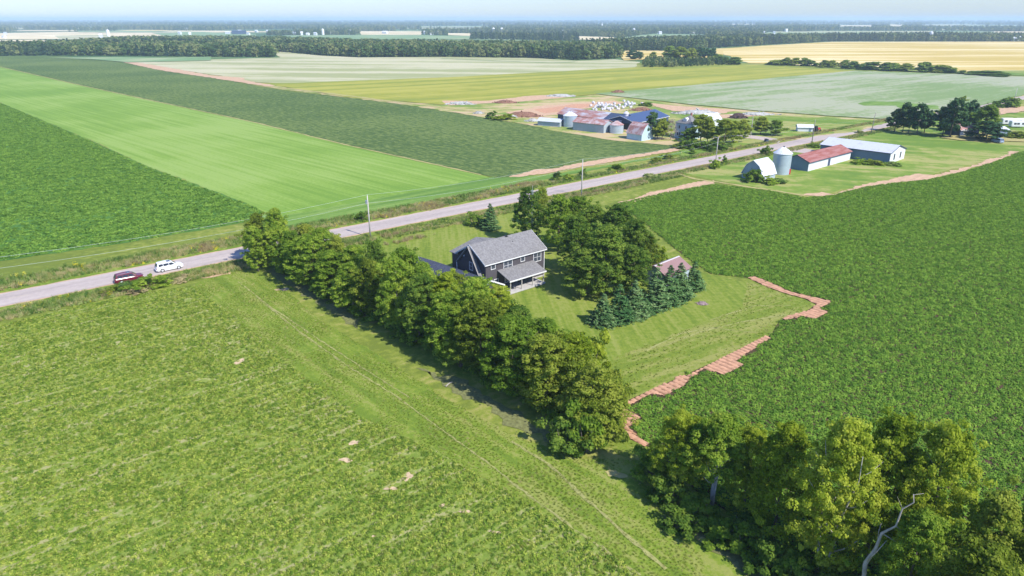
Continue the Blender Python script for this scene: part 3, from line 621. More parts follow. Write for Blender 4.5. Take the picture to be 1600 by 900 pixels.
back_kind = ['olive', 'maple', 'olive', 'maple', 'dark', 'maple', 'maple', 'yellow', 'maple', 'dark', 'maple', 'yellow']
for i in range(12):
    p = HA + HD * (L_ * (i + .5) / 12.2 + rnd.uniform(-.8, .8)) + HN * rnd.uniform(4.8, 6.2); kd = back_kind[i]
    if i == 11: p = HA + HD * (L_ * .93) + HN * 5
    h = min(13.2, tall(p, rnd.uniform(-2, 5)))
    broadleaf('maple_tree', p.x, p.y, h, rnd.uniform(2.6, 4.0), kd, (i + 2) % 4, '%s tree in the house-side row of the long hedgerow, %s from the road end' % ({'maple': 'mid green', 'olive': 'olive green', 'dark': 'dark green', 'yellow': 'yellow green'}[kd], ORD[i]),
              group='trees of the long hedgerow beside the hay field', z0f=.12, nleaf=18000)
for (x, y, ty, R_, kd, k, lb) in ((410, 408, 332, 3.1, 'olive', 2, 'outermost olive tree leaning over the road at the head of the long hedgerow'), (404, 424, 352, 2.6, 'maple', 3, 'shorter green tree at the outer field corner of the long hedgerow'), (440, 414, 324, 3.2, 'maple', 0, 'tallest tree near the road end of the long hedgerow, by the pole'), (705, 478, 424, 3.2, 'olive', 1, 'olive tree against the garage roof, rising behind the middle of the long hedgerow'), (745, 498, 432, 3.3, 'maple', 3, 'green tree hiding the garage end, left of the porch steps'), (780, 520, 446, 3.0, 'yellow', 0, 'yellow green tree nearest the porch at the lawn side of the long hedgerow')):
    X, Y = W(x, y); broadleaf('maple_tree', X, Y, HT(x, y, ty), R_, kd, k, lb, group='trees of the long hedgerow beside the hay field', z0f=.12, nleaf=18000)
def bush(x, y, h, R, kind, label, group=None, k=0, nleaf=1500, leaf=.26, cat='bush', name='bush'):
    e = empty(name, (x, y, 0), rnd.uniform(0, 6.28)); tag(e, label, cat, group); key = ('b' + kind, k, nleaf)
    if key not in CROWN:
        CROWN[key] = mk_mesh('crown', crown_verts(seed=k * 31 + 5, H=2, R=1.3, z0=.1, nclump=34, nleaf=nleaf, leaf=leaf * .85, crad=.42, shape=1.2), M[kind])
        mb = MB()
        for j in range(6):
            a = j * 1.05 + k; mb.tube([(.1 * math.cos(a), .1 * math.sin(a), -.05), (.5 * math.cos(a), .5 * math.sin(a), .8), (.8 * math.cos(a), .8 * math.sin(a), 1.6)], [.05, .035, .012], 5)
        me = bpy.data.meshes.new('stems'); me.from_pydata(mb.v, [], mb.f); me.materials.append(M['bark']); CROWN[('stems', k)] = me
    for nm, me in (('stems', CROWN[('stems', k)] if ('stems', k) in CROWN else CROWN[key]), ('crown', CROWN[key])):
        o = mesh_obj(nm, me, e); o.scale = (R / 1.3, R / 1.3, h / 2)
    return e
# undergrowth shrubs at the foot of the hedgerow
gaps = [4, 8]
for i in range(22):
    t = (i + .5) / 22
    p = HA + HD * (L_ * 1.0 * t) + HN * rnd.uniform(.9, 2.0)
    bush(p.x, p.y, rnd.uniform(2.2, 3.6), rnd.uniform(1.5, 2.2), 'dkleaf' if i % 2 else 'maple', 'low leafy shrub at the foot of the long hedgerow, %s from the road end' % ORD[i], 'undergrowth shrubs of the long hedgerow', i % 3, 1800, .24, name='shrub', cat='shrub')
# low end of the hedgerow by the red soil
for j, (x, y, h, R, kd, lb) in enumerate(((940, 690, 4.5, 2.3, 'olive', 'rounded olive shrub at the field corner end of the long hedgerow, against the red soil'), (915, 704, 5.0, 2.2, 'maple', 'tall green shrub at the near foot of the last hedgerow tree'),
                                          (955, 640, 6.2, 1.7, 'olive', 'thin open shrub tree closing the hedgerow beside the red soil corner'), (880, 700, 4.0, 2.2, 'dkleaf', 'dark shrub mound under the last large hedgerow tree'), (925, 590, 6.0, 1.9, 'yellow', 'bright yellow green young tree on the lawn side of the hedgerow end'))):
    X, Y = W(x, y); bush(X, Y, h, R, kd, lb, None, j % 3, 5200, .2, name='shrub', cat='shrub')
X, Y = W(690, 432)
# second hedgerow, near right corner
G2 = 'trees of the short hedgerow in the near right corner'
for i, (x, y, ty, R, kd, st, k, lb) in enumerate((
    (1052, 765, 640, 2.6, 'yellow', 1, 0, 'yellow green maple at the left end of the near right hedgerow'),
    (1112, 790, 645, 2.9, 'maple', 3, 1, 'green maple with pale forked trunks open to view, near right hedgerow'),
    (1085, 745, 655, 2.3, 'yellow', 1, 2, 'yellow green tree on the potato side behind the left end of the near right hedgerow'),
    (1160, 800, 668, 2.5, 'yellow', 1, 3, 'small crowned yellow green tree right of the forked pale trunks'),
    (1205, 845, 660, 3.0, 'yellow', 1, 1, 'upright yellow green maple in the middle of the near right hedgerow'),
    (1280, 905, 655, 3.3, 'yellow', 2, 2, 'tall yellow green maple with two pale lower trunks, near right hedgerow'),
    (1350, 880, 648, 3.2, 'yellow', 1, 0, 'tallest broad yellow green maple on the potato side of the near right hedgerow'),
    (1420, 915, 662, 3.2, 'yellow', 1, 3, 'broad yellow green maple behind the bare dead branch'),
    (1400, 990, 800, 2.6, 'maple', 1, 2, 'low green tree under the bare dead branch'),
    (1500, 1000, 768, 3.2, 'olive', 1, 0, 'olive green tree right of the bare dead branch'),
    (1580, 1010, 770, 3.2, 'maple', 1, 1, 'green tree cut by the right edge of the photo at its lower corner'),
    (1480, 1080, 850, 3.2, 'olive', 1, 3, 'olive green tree at the bottom edge right of centre of the corner hedgerow'),
    (1640, 1080, 830, 3.4, 'olive', 1, 2, 'olive green tree in the extreme lower right corner'))):
    X, Y = W(x, y); h = HT(x, y, ty)
    broadleaf('maple_tree', X, Y, h, R, kd, k, lb, group=G2, stems=st, pale=(i in (1, 5)), z0f=.1 if i != 1 else .42, nleaf=29000, leaf=.175, nclump=400, crad=.5)
for i, (x, y, h) in enumerate(((1020, 745, 2.5), (1048, 785, 2.6), (1085, 805, 2.3), (1070, 826, 1.6), (1125, 838, 1.6), (1165, 836, 2.6), (1165, 858, 2.6), (1200, 885, 2.8), (1240, 905, 2.8), (1290, 940, 2.8))):
    X, Y = W(x, y); bush(X, Y, h, 1.8, 'dkleaf' if i % 2 else 'maple', 'leafy undergrowth shrub of the near right hedgerow, %s from its left end' % ORD[i], 'undergrowth shrubs of the near right hedgerow', i % 3, 5200, .2, name='shrub', cat='shrub')
# trees right of the house
GH = 'large trees behind and right of the house'
for i, (x, y, ty, R, kd, k, lb) in enumerate((
    (826, 380, 291, 3.0, 'dark', 0, 'tall narrow dark tree directly behind the lattice mast'),
    (845, 352, 292, 2.2, 'olive', 1, 'slim olive tree on the roadside just right of the lattice mast'),
    (872, 392, 302, 3.6, 'maple', 1, 'bright green broad tree right of the house roof'),
    (900, 385, 306, 3.6, 'maple', 2, 'green tree at the road side of the group right of the house'),
    (925, 392, 318, 3.4, 'dark', 3, 'dark tree at the road side of the group, below the second power pole'),
    (900, 425, 335, 3.8, 'dark', 2, 'dark green tree just right of the house gable end'),
    (962, 405, 318, 3.8, 'dark', 0, 'dark tall tree at the potato field edge behind the large maple'),
    (990, 425, 342, 3.2, 'dark', 1, 'dark tree leaning over the potato field edge'),
    (945, 458, 350, 5.0, 'dark', 3, 'largest rounded dark maple on the lawn right of the house'),
    (915, 462, 388, 3.8, 'dark', 1, 'low spreading dark tree casting shade on the lawn'),
    (985, 462, 385, 3.4, 'dark', 2, 'dark tree between the large maple and the red roofed shed'),
    (1012, 428, 368, 2.2, 'olive', 0, 'slim olive tree at the potato field edge left of the red roofed shed'))):
    X, Y = W(x, y); broadleaf('maple_tree', X, Y, HT(x, y, ty), R, kd, k, lb, group=GH, z0f=.12, nleaf=20000)
X, Y = W(1033, 412); bush(X, Y, 3.2, 1.1, 'yellow', 'bright yellow green young tree beside the red roofed shed', None, 1, 1500, .26)
def conifer_verts(seed, H, R, whorls, nb, per, leaf, droop=.25):
    rng = np.random.default_rng(seed); C = []; N = []; D = []
    for i in range(whorls):
        t = (i + rng.uniform(-.3, .3)) / whorls; z = .15 + (H - .15) * t; rr = R * (1 - t) ** .85 * rng.uniform(.82, 1.12) + .06
        n_ = max(4, int(nb * (1 - t * .6)))
        for b_ in range(n_):
            a = rng.uniform(0, 6.283); L = rr * rng.uniform(.75, 1.12); m = max(3, int(per * L / R))
            q = rng.uniform(.2, 1, m) ** .7; side = rng.normal(0, .11, m) * L; dx, dy = math.cos(a), math.sin(a)
            x = dx * L * q - dy * side; y = dy * L * q + dx * side; zz = z - droop * L * q + .22 * L * q * q + rng.normal(0, .05, m)
            C.append(np.stack([x, y, zz], 1)); nn = np.stack([np.full(m, dx * .5), np.full(m, dy * .5), np.full(m, 1.0)], 1) + rng.normal(0, .45, (m, 3))
            N.append(nn); D.append(np.stack([np.full(m, -dy), np.full(m, dx), np.zeros(m)], 1) + rng.normal(0, .3, (m, 3)))
    C = np.concatenate(C); N = np.concatenate(N); D = np.concatenate(D)
    return leaf_quads(C, N, rng.uniform(.6, 1.2, len(C)) * leaf, 2.0, rng, D)
CON = {}
def conifer(x, y, h, R, mat, k, label, group=None, name='spruce_tree', big=True):
    e = empty(name, (x, y, 0), rnd.uniform(0, 6.28)); tag(e, label, 'spruce', group); key = (mat, k, big)
    if key not in CON: CON[key] = mk_mesh('crown', conifer_verts(300 + k, 7, 2.1, 30 if big else 14, 17 if big else 9, 28 if big else 12, .17 if big else .4), M[mat])
    if 'tk' not in CON:
        mb = MB().tube([(0, 0, -.1), (0, 0, 3), (0, 0, 6.8)], [.16, .1, .02], 7); me = bpy.data.meshes.new('trunk'); me.from_pydata(mb.v, [], mb.f); me.materials.append(M['bark']); CON['tk'] = me
    for nm, me in (('trunk', CON['tk']), ('crown', CON[key])):
        o = mesh_obj(nm, me, e); o.scale = (R / 2.1, R / 2.1, h / 7)
GS = 'spruces in the row beside the lawn'
for i, (x, y, ty, R, mt, lb) in enumerate((
    (942, 512, 462, 2.0, 'spruce', 'blue spruce at the near left end of the spruce row on the lawn'),
    (966, 507, 447, 2.1, 'spruceg', 'green spruce, second from the near left end of the spruce row'),
    (990, 499, 441, 2.0, 'spruce', 'blue spruce, third from the near left end of the spruce row'),
    (1008, 496, 468, 1.4, 'spruceg', 'smallest green spruce, in the gap at the middle of the spruce row'),
    (1023, 486, 421, 2.3, 'spruce', 'tall bluish spruce just left of the red roofed shed'),
    (1044, 477, 418, 2.2, 'spruceg', 'green spruce in front of the red shed roof, left one of the two'),
    (1060, 470, 414, 2.2, 'spruce', 'blue spruce in front of the red shed roof, right one of the two'),
    (1083, 457, 411, 1.8, 'spruceg', 'spruce standing alone at the far right end of the spruce row'))):
    X, Y = W(x, y - 6); conifer(X, Y, HT(x, y - 6, ty) * 1.08, R * 1.32, mt, i % 3, lb, GS)
X, Y = W(766, 358); conifer(X, Y, HT(766, 358, 317), 2.7, 'spruce', 1, 'lone blue spruce on the front lawn between house and road')
X, Y = W(744, 352); bush(X, Y, 2.6, 2.1, 'dkleaf', 'rounded dark bush touching the lone spruce on the front lawn')
# dead branch and fallen logs
mb = MB(); mb.sm = True
bx, by = W(1344, 972); base = Vector((bx, by, 0))
def SP(x, y, t):
    """point above the tree's foot line, seen at pixel x, y"""
    lo, hi = 0.0, 25.0; yy = by + t
    for _ in range(40):
        m_ = (lo + hi) / 2
        if PJ(bx, yy, m_)[1] > y: lo = m_
        else: hi = m_
    zc = yy * C_ - (lo - CAMH) * S_; return Vector(((x - 800) * zc / FPX - bx, yy - by, lo))
main = [Vector((0, 0, -.1)), SP(1352, 880, 0), SP(1368, 858, 0), SP(1378, 833, -.2), SP(1400, 822, -.4), SP(1410, 795, -.6), SP(1428, 785, -.8), SP(1427, 772, -.8)]
mb.tube(main, [.2, .17, .13, .1, .075, .055, .04, .02], 9)
for br_, rr in (([main[6], SP(1428, 773, -.8), SP(1444, 771, -.8)], .05), ([main[3], SP(1405, 850, -.5), SP(1418, 848, -.4)], .06), ([main[4], SP(1412, 832, 0), SP(1416, 840, 0)], .05), ([main[1], SP(1370, 862, -.6), SP(1385, 845, -.8)], .08),
                ([SP(1371, 850, 0), SP(1373, 830, .2), SP(1377, 818, .3)], .06), ([main[5], SP(1405, 783, -.7), SP(1402, 776, -.9)], .03)):
    mb.tube(br_, [rr * .7, rr * .5, rr * .2], 6)
o = mb.build('dead_tree', M['deadwood'], None, base); tag(o, 'bare pale dead tree limb rising among the near right hedgerow crowns', 'dead tree')
for (x, y, L, a, r_, lb) in ((1102, 826, 4.5, -38, .16, 'long pale fallen log lying in the shade at the foot of the near right hedgerow'), (702, 601, 1.6, 60, .08, 'short pale fallen branch in the leaf litter at the foot of the long hedgerow')):
    X, Y = W(x, y); mb = MB(); mb.sm = True; c, s = math.cos(math.radians(a)) * L / 2, math.sin(math.radians(a)) * L / 2
    mb.tube([(-c, -s, r_), (-c * .3, -s * .2, r_ * 1.5), (c * .4, s * .5, r_ * 1.2), (c, s, r_)], [r_, r_ * .9, r_ * .7, r_ * .4], 8)
    mb.tube([(c * .2, s * .3, r_), (c * .5 + .3, s * .2, r_ * 3)], [r_ * .4, r_ * .15], 5)
    tag(mb.build('fallen_log', M['deadwood'], None, (X, Y, .05)), lb, 'log')
# roadside bushes (x, base y, height, radius, material, label)
for i, (x, y, h, R, kd, lb) in enumerate((
    (225, 448, 1.9, 2.2, 'maple', 'largest green bush on the near verge in front of the white car'),
    (255, 444, 1.7, 2.0, 'maple', 'green bush on the near verge below the white car'),
    (198, 452, 1.5, 1.6, 'weed', 'dull green bush at the near verge below the red car'),
    (178, 457, 1.3, 1.3, 'olive', 'small olive bush left of the verge bushes by the red car'),
    (283, 440, .9, 1.6, 'seed', 'brown dead weed clump right of the verge bushes by the white car'),
    (215, 458, .9, 1.4, 'seed', 'brown twiggy clump under the verge bushes'),
    (566, 345, 2.2, 1.5, 'dkleaf', 'dark bush across the road behind the first power pole'),
    (870, 282, 2.6, 1.6, 'dkleaf', 'dark bush across the road, leftmost of the pair left of the second pole'),
    (888, 281, 1.9, 1.7, 'maple', 'green bush across the road, right one of the pair left of the second pole'),
    (911, 274, 2.0, 1.1, 'dkleaf', 'small dark bush right behind the second power pole'),
    (965, 266, 2.0, 2.8, 'maple', 'wide low green bush across the road right of the second pole'),
    (1026, 253, 1.7, 2.1, 'olive', 'olive bush across the road, left of the pair before the third pole'),
    (1045, 249, 2.0, 1.8, 'olive', 'olive bush across the road, right of the pair before the third pole'),
    (1081, 241, 2.6, 1.4, 'dkleaf', 'dark bush across the road near the third power pole'),
    (1015, 277, 1.3, 2.0, 'weed', 'grey green low bush on the near verge before the third pole'),
    (1117, 263, 3.0, 1.7, 'maple', 'larger green bush at the near verge beside the third pole'),
    (1132, 256, 2.3, 1.1, 'dkleaf', 'smaller dark bush right of the third pole'),
    (1178, 284, 4.0, 2.6, 'dkleaf', 'round dark bush growing against the gable of the small barn'),
    (1197, 242, 3.0, 1.8, 'dkleaf', 'dark bush by the roadside left of the grain silo'),
    (1202, 288, 2.0, 2.2, 'maple', 'green bush right of the small gambrel barn'), (1216, 286, 1.5, 2.4, 'weed', 'yellowish weedy bush in front of the silo foot'),
    (1345, 256, 1.6, 2.6, 'maple', 'low bush along the dark wall of the white barn, left'), (1368, 258, 1.6, 2.6, 'olive', 'low bush along the dark wall of the white barn, right'), (1395, 258, 1.2, 2.6, 'weed', 'weedy clump at the right corner of the white barn'),
    (1270, 230, 1.5, 2.2, 'dkleaf', 'dark bush at the foot of the fourth power pole'), (1344, 208, 1.2, 1.7, 'weed', 'grey green bush on the near verge before the fifth pole'),
    (1577, 167, 5.5, 6.0, 'dkleaf', 'wide dark shrub clump by the road at the far right'), (1556, 168, 3.0, 3.0, 'dkleaf', 'small dark shrub left of the wide clump by the road at the far right'),
    (1504, 158, 2.5, 2.5, 'olive', 'low olive shrub at the far road bend'), (1590, 216, 3.0, 4.0, 'olive', 'grey green shrub by the right edge near the camper'), (1592, 196, 2.6, 3.0, 'dkleaf', 'dark shrub partly covering the second camper'))):
    X, Y = W(x, y); bush(X, Y, h, R, kd, lb, None, i % 3, 1500 if y > 400 else 1100, .26 if y > 400 else .32)
#SPLIT2
# ------------------------------------------------------------------ building materials
B = {}
B['siding'] = banded('charcoal_siding', (.08, .072, .08), (.04, .037, .04), .18)
B['shingle'] = shingle_mat('grey_shingles', (.195, .19, .19))
B['navy'] = shingle_mat('dark_slate_shingles', (.065, .075, .11))
B['white'] = plain('white_trim', (.82, .82, .82), .5, .4, .04)
B['whitewall'] = banded('white_painted_sheet', (.6, .62, .65), (.42, .44, .48), .35, 'X')
B['bluewall'] = banded('blue_grey_sheet', (.16, .225, .29), (.1, .14, .19), .35, 'X')
B['greywall'] = banded('weathered_grey_sheet', (.34, .4, .44), (.24, .29, .32), .3, 'X')
B['navywall'] = plain('navy_sheet', (.06, .085, .15), .6, .3, .15)
B['dark'] = plain('dark_opening', (.02, .022, .028), .6, .4, .2)
m, nt, b = base_mat('window_glass', .08, .8); b.inputs['Base Color'].default_value = (.06, .07, .09, 1); B['glass'] = m
B['concrete'] = plain('concrete', (.5, .48, .47), .9, .1, .12)
B['rustroof'] = rust_mat('rusted_red_roof', (.42, .2, .17), (.33, .11, .075), .5, (.3, 1.6, 1))
B['rustpart'] = rust_mat('partly_rusted_roof', (.5, .52, .56), (.36, .16, .12), .5, (.16, .5, .5), metal=.1)
B['rustpink'] = rust_mat('pink_rusted_roof', (.5, .42, .42), (.36, .17, .14), .52, (.5, .6, .6), metal=.1)
B['galv'] = plain('galvanised_roof', (.78, .8, .84), .45, .5, .08, 1.2, .25)
B['galvroof'] = rust_mat('weathered_white_roof', (.54, .56, .6), (.42, .4, .41), .36, (.6, .25, 1), metal=.1)
B['silo'] = banded('corrugated_silo_steel', (.46, .54, .62), (.3, .37, .44), .42, 'Z', .4, .6, .35, .05)
B['redpaint'] = plain('red_paint', (.55, .03, .04), .5, .4, .1)
B['pinkmetal'] = banded('pink_red_ribbed_roof', (.29, .175, .16), (.2, .1, .095), .3, 'X', .5, .5, .1, .04)
B['bluewhite'] = banded('pale_blue_clapboard', (.42, .56, .64), (.32, .44, .52), .25)
B['wood'] = plain('pole_wood', (.3, .27, .24), .9, .1, .2, 3)
B['palewood'] = plain('weathered_pole_wood', (.52, .49, .46), .9, .1, .15, 3)
B['bale'] = plain('white_bale_wrap', (.64, .62, .65), .45, .4, .08, 2)
B['solar'] = banded('dark_blue_roof_panel', (.05, .075, .15), (.12, .15, .22), 1.2, 'X', .3, .6)
B['cone'] = banded('galvanised_cone_roof', (.72, .75, .8), (.55, .58, .63), .6, 'X', .45, .5, .2)
B['wire'] = plain('wire_cable', (.55, .6, .58), .6, .3, .05)
B['greym'] = plain('galvanised_steel', (.5, .56, .58), .5, .5, .1, 2, .5)

def window(parent, face, x, z, w_, h_, mull=(2, 3), y=0.0, name='window'):
    """face 'f': wall plane y=const facing -y; face 'l': wall plane x=const facing -x; 'r': facing +x"""
    def bx(mb, a0, a1, d0, d1, z0, z1):
        if face == 'f': mb.box(x + a0, x + a1, y - d1, y - d0, z0 + z, z1 + z)
        elif face == 'l': mb.box(y - d1, y - d0, x + a0, x + a1, z0 + z, z1 + z)
        else: mb.box(y + d0, y + d1, x + a0, x + a1, z0 + z, z1 + z)
    fr = MB(); t = .09
    bx(fr, 0, w_, 0.01, .07, -t, 0); bx(fr, 0, w_, 0.01, .07, h_, h_ + t); bx(fr, -t, 0, .01, .07, -t, h_ + t); bx(fr, w_, w_ + t, .01, .07, -t, h_ + t)
    for i in range(1, mull[0]): bx(fr, w_ * i / mull[0] - .03, w_ * i / mull[0] + .03, .012, .06, 0, h_)
    for j in range(1, mull[1]): bx(fr, 0, w_, .012, .055, h_ * j / mull[1] - .02, h_ * j / mull[1] + .02)
    gl = MB(); bx(gl, 0, w_, .005, .025, 0, h_)
    f_ = fr.build(name, B['white'], parent); gl.build('pane', B['glass'], f_); return f_
def gable_walls(L, D, he, hr, base=-.1, t=None):
    """closed body: x 0..L along the ridge, y 0..D"""
    return MB().add([(0, 0, base), (L, 0, base), (L, D, base), (0, D, base), (0, 0, he), (L, 0, he), (L, D, he), (0, D, he), (0, D / 2, hr), (L, D / 2, hr)],
                    [(0, 1, 5, 4), (2, 3, 7, 6), (3, 0, 4, 8, 7), (1, 2, 6, 9, 5), (3, 2, 1, 0)])
def gable_roof(L, D, he, hr, oh=.35, t=.14, lift=.03):
    m_ = (hr - he) / (D / 2); mb = MB(); e = he - m_ * oh + lift; r = hr + lift
    mb.slab([(-oh, -oh, e), (L + oh, -oh, e), (L + oh, D / 2, r), (-oh, D / 2, r)], -t)
    mb.slab([(-oh, D / 2 + .001, r), (L + oh, D / 2 + .001, r), (L + oh, D + oh, e), (-oh, D + oh, e)], -t)
    return mb
def fascia(L, D, he, hr, oh=.38, s=.16, lift=.03):
    m_ = (hr - he) / (D / 2); mb = MB(); e = he - m_ * oh + lift; r = hr + lift
    mb.box(-oh, L + oh, -oh - .05, -oh, e - .12, e + .06); mb.box(-oh, L + oh, D + oh, D + oh + .05, e - .12, e + .06)
    for x in (-oh - .05, L + oh):
        for (y0, z0, y1, z1) in ((-oh, e, D / 2, r), (D / 2, r, D + oh, e)):
            mb.add([(x, y0, z0 - .1), (x + .05, y0, z0 - .1), (x + .05, y1, z1 - .1), (x, y1, z1 - .1), (x, y0, z0 + s), (x + .05, y0, z0 + s), (x + .05, y1, z1 + s), (x, y1, z1 + s)],
                   [(0, 1, 5, 4), (1, 2, 6, 5), (2, 3, 7, 6), (3, 0, 4, 7), (4, 5, 6, 7), (3, 2, 1, 0)])
    return mb
def roof_ribs(L, D, he, hr, sp, oh=.35, lift=.17):
    m_ = (hr - he) / (D / 2); mb = MB(); x = 0.0; e = he - m_ * oh + lift; r = hr + lift
    while x < L:
        for (y0, y1) in ((-oh, D / 2), (D + oh, D / 2)):
            mb.add([(x, y0, e), (x + .07, y0, e), (x + .07, y1, r), (x, y1, r), (x, y0, e + .05), (x + .07, y0, e + .05), (x + .07, y1, r + .05), (x, y1, r + .05)],
                   [(0, 1, 5, 4), (1, 2, 6, 5), (2, 3, 7, 6), (3, 0, 4, 7), (4, 5, 6, 7)])
        x += sp
    return mb
def bump_px(x, y, z, ang): return (*W(x, y, z), 0), math.radians(ang)

# ------------------------------------------------------------------ the house
HX, HY = W(758.5, 412.5, 5.5)
house = tag(empty('house', (HX, HY, 0), math.radians(40)), 'two storey charcoal sided house with grey shingle roof and covered back porch on the lawn', 'house')
L, D, he, hr = 13.8, 8.2, 5.5, 7.9
gable_walls(L, D, he, hr).build('wall', B['siding'], house)
rf = gable_roof(L, D, he, hr).build('roof', B['shingle'], house)
fascia(L, D, he, hr).build('fascia', B['white'], rf)
MB().tube([(8.4, 2.6, 6.8), (8.4, 2.6, 7.35)], .07, 8).build('vent_pipe', B['dark'], rf)
MB().box(7.7, 8.15, 3.75, 4.45, 7.93, 8.12).build('ridge_vent', B['dark'], rf)
# rear cross wing
cw = MB(); cw.add([(.4, 6.9, -.1), (12, 6.9, -.1), (12, 10.6, -.1), (.4, 10.6, -.1), (.4, 6.9, 4.95), (12, 6.9, 4.95), (12, 10.6, 4.95), (.4, 10.6, 4.95), (6.3, 6.9, 6.35), (6.3, 10.6, 6.35)],
                  [(0, 1, 5, 8, 4), (1, 2, 6, 5), (2, 3, 7, 9, 6), (3, 0, 4, 7), (3, 2, 1, 0)]); cw.build('wall', B['siding'], house)
cr2 = MB(); cr2.slab([(.1, 7.0, 4.93), (6.3, 6.0, 6.43), (6.3, 10.95, 6.43), (.1, 10.95, 4.93)], -.13); cr2.slab([(12.3, 7.0, 4.93), (6.3, 6.0, 6.43), (6.3, 10.95, 6.43), (12.3, 10.95, 4.93)], -.13)
cr2.build('roof', B['shingle'], house)
# steep front gable on the left end
sg = MB(); z1, z2 = 1.7, 7.82
sg.add([(-.5, -.1, -.1), (-.5, 7.2, -.1), (-.5, 7.2, 4.6), (-.5, 4.1, 7.72), (-.5, -.1, 1.6), (-.005, -.1, -.1), (-.005, 7.2, -.1), (-.005, 7.2, 4.6), (-.005, 4.1, 7.72), (-.005, -.1, 1.6)],
       [(0, 4, 3, 2, 1), (5, 6, 7, 8, 9), (0, 5, 9, 4), (1, 2, 7, 6), (2, 3, 8, 7), (3, 4, 9, 8)])
sg.build('wall', B['siding'], house)
rk = MB(); rk.slab([(-.78, -.6, 1.0), (-.01, -.6, 1.0), (-.01, 4.1, 7.9), (-.78, 4.1, 7.9)], .16); rk.slab([(-.78, 7.6, 4.25), (-.01, 7.6, 4.25), (-.01, 4.1, 7.9), (-.78, 4.1, 7.9)], .16)
gr_ = rk.build('roof', B['shingle'], house)
tr = MB()
for (y0, z0_, y1, z1_) in ((-.6, 1.0, 4.1, 7.9), (7.6, 4.25, 4.1, 7.9)):
    tr.add([(-.85, y0, z0_ - .06), (-.79, y0, z0_ - .06), (-.79, y1, z1_ - .06), (-.85, y1, z1_ - .06), (-.85, y0, z0_ + .02), (-.79, y0, z0_ + .02), (-.79, y1, z1_ + .02), (-.85, y1, z1_ + .02)],
           [(0, 1, 5, 4), (1, 2, 6, 5), (2, 3, 7, 6), (3, 0, 4, 7), (4, 5, 6, 7), (3, 2, 1, 0)])
tr.build('rake_board', B['concrete'], gr_)
window(house, 'l', 3.0, 3.6, .9, 1.35, (1, 2), y=-.51)
MB().tube([(-.52, 5.35, 5.9), (-.68, 5.35, 5.85), (-.72, 5.35, 5.7)], [.05, .09, .12], 8).build('wall_lamp', B['white'], house)
MB().box(-.9, -.8, 7.35, 7.47, 1.0, 4.1).build('downspout', B['white'], house)
# openings of the lit long wall
window(house, 'f', 1.25, 4.2, .85, .8, (1, 1)); window(house, 'f', 4.1, 3.35, 1.9, 1.6, (2, 2))
window(house, 'f', 8.1, 4.15, .85, .8, (1, 1)); window(house, 'f', 11.2, 3.35, 1.75, 1.6, (2, 2))
window(house, 'f', 1.9, .6, .85, 1.5, (1, 2)); window(house, 'f', 4.4, 1.0, 1.6, 1.3, (2, 1)); window(house, 'f', 10.75, 1.0, 1.2, 1.1, (1, 1))
dr = MB().box(7.2, 9.2, -.05, -.005, .3, 2.4).build('patio_door', B['glass'], house)
MB().box(7.1, 7.2, -.09, -.004, .3, 2.5).box(9.2, 9.3, -.09, -.004, .3, 2.5).box(7.2, 9.2, -.09, -.004, 2.4, 2.5).box(8.17, 8.23, -.09, -.051, .3, 2.4).build('door_frame', B['white'], dr)
MB().box(-.02, .07, -.07, -.003, 0, 5.35).build('corner_board', B['siding'], house); MB().box(13.72, 13.84, -.1, -.003, 0, 5.3).build('downspout', B['white'], house)
MB().box(-.03, L + .03, -.04, -.002, 0, .28).build('foundation', B['concrete'], house)
MB().box(L + .02, L + .75, 1.0, 1.75, 2.2, 2.3).box(L + .05, L + .45, 1.1, 1.6, 1.7, 2.2).build('wall_unit', B['concrete'], house)
# porch
px0, px1, pd = 2.9, 10.9, 3.2
pr_ = MB(); pr_.slab([(px0 - .3, -pd - .3, 2.65), (px1 + .3, -pd - .3, 2.65), (px1 + .3, -.02, 3.75), (px0 - .3, -.02, 3.75)], .16)
po = pr_.build('porch_roof', B['shingle'], house)
MB().box(px0 - .32, px1 + .32, -pd - .36, -pd - .305, 2.42, 2.64).build('fascia', B['white'], po)
MB().box(px0 - .1, px1 + .1, -pd - .1, -pd + .1, 2.25, 2.48).build('porch_beam', B['white'], house)
for i in range(4):
    xx = px0 + .1 + i * (px1 - px0 - .2) / 3; MB().box(xx - .07, xx + .07, -pd - .05, -pd + .09, .42, 2.25).build('porch_post', B['palewood'], house)
MB().box(px0 - .2, px1 + .2, -pd - .2, -.1, .1, .42).build('porch_deck', B['concrete'], house)
for i in range(3): MB().box(px0 - .9 - .3 * i, px0 - .6 - .3 * i + .0, -pd + .2, -pd + 1.8, .02, .36 - .11 * i).build('porch_step', B['concrete'], house)
# garage wing with the dark roof
GXY = W(657, 403, 4.2)
ga = math.atan2(W(772, 441, 4.2)[1] - GXY[1], W(772, 441, 4.2)[0] - GXY[0])
garage = tag(empty('garage', (GXY[0], GXY[1], 0), ga), 'long low garage with dark slate blue roof joined to the house, half hidden by trees', 'garage')
gL = 17.4
gb = gable_walls(gL, 6.4, 2.6, 4.2); gb.v = [(x, y - 3.2, z) for x, y, z in gb.v]; gb.build('wall', B['siding'], garage)
gb = gable_roof(gL, 6.4, 2.6, 4.2); gb.v = [(x, y - 3.2, z) for x, y, z in gb.v]; gr2 = gb.build('roof', B['navy'], garage)
gb = fascia(gL, 6.4, 2.6, 4.2); gb.v = [(x, y - 3.2, z) for x, y, z in gb.v]; gb.build('fascia', B['white'], gr2)
MB().box(2, 5, -3.26, -3.205, 0, 2.2).build('garage_door', B['white'], garage); MB().box(7, 10, -3.26, -3.205, 0, 2.2).build('garage_door', B['white'], garage)
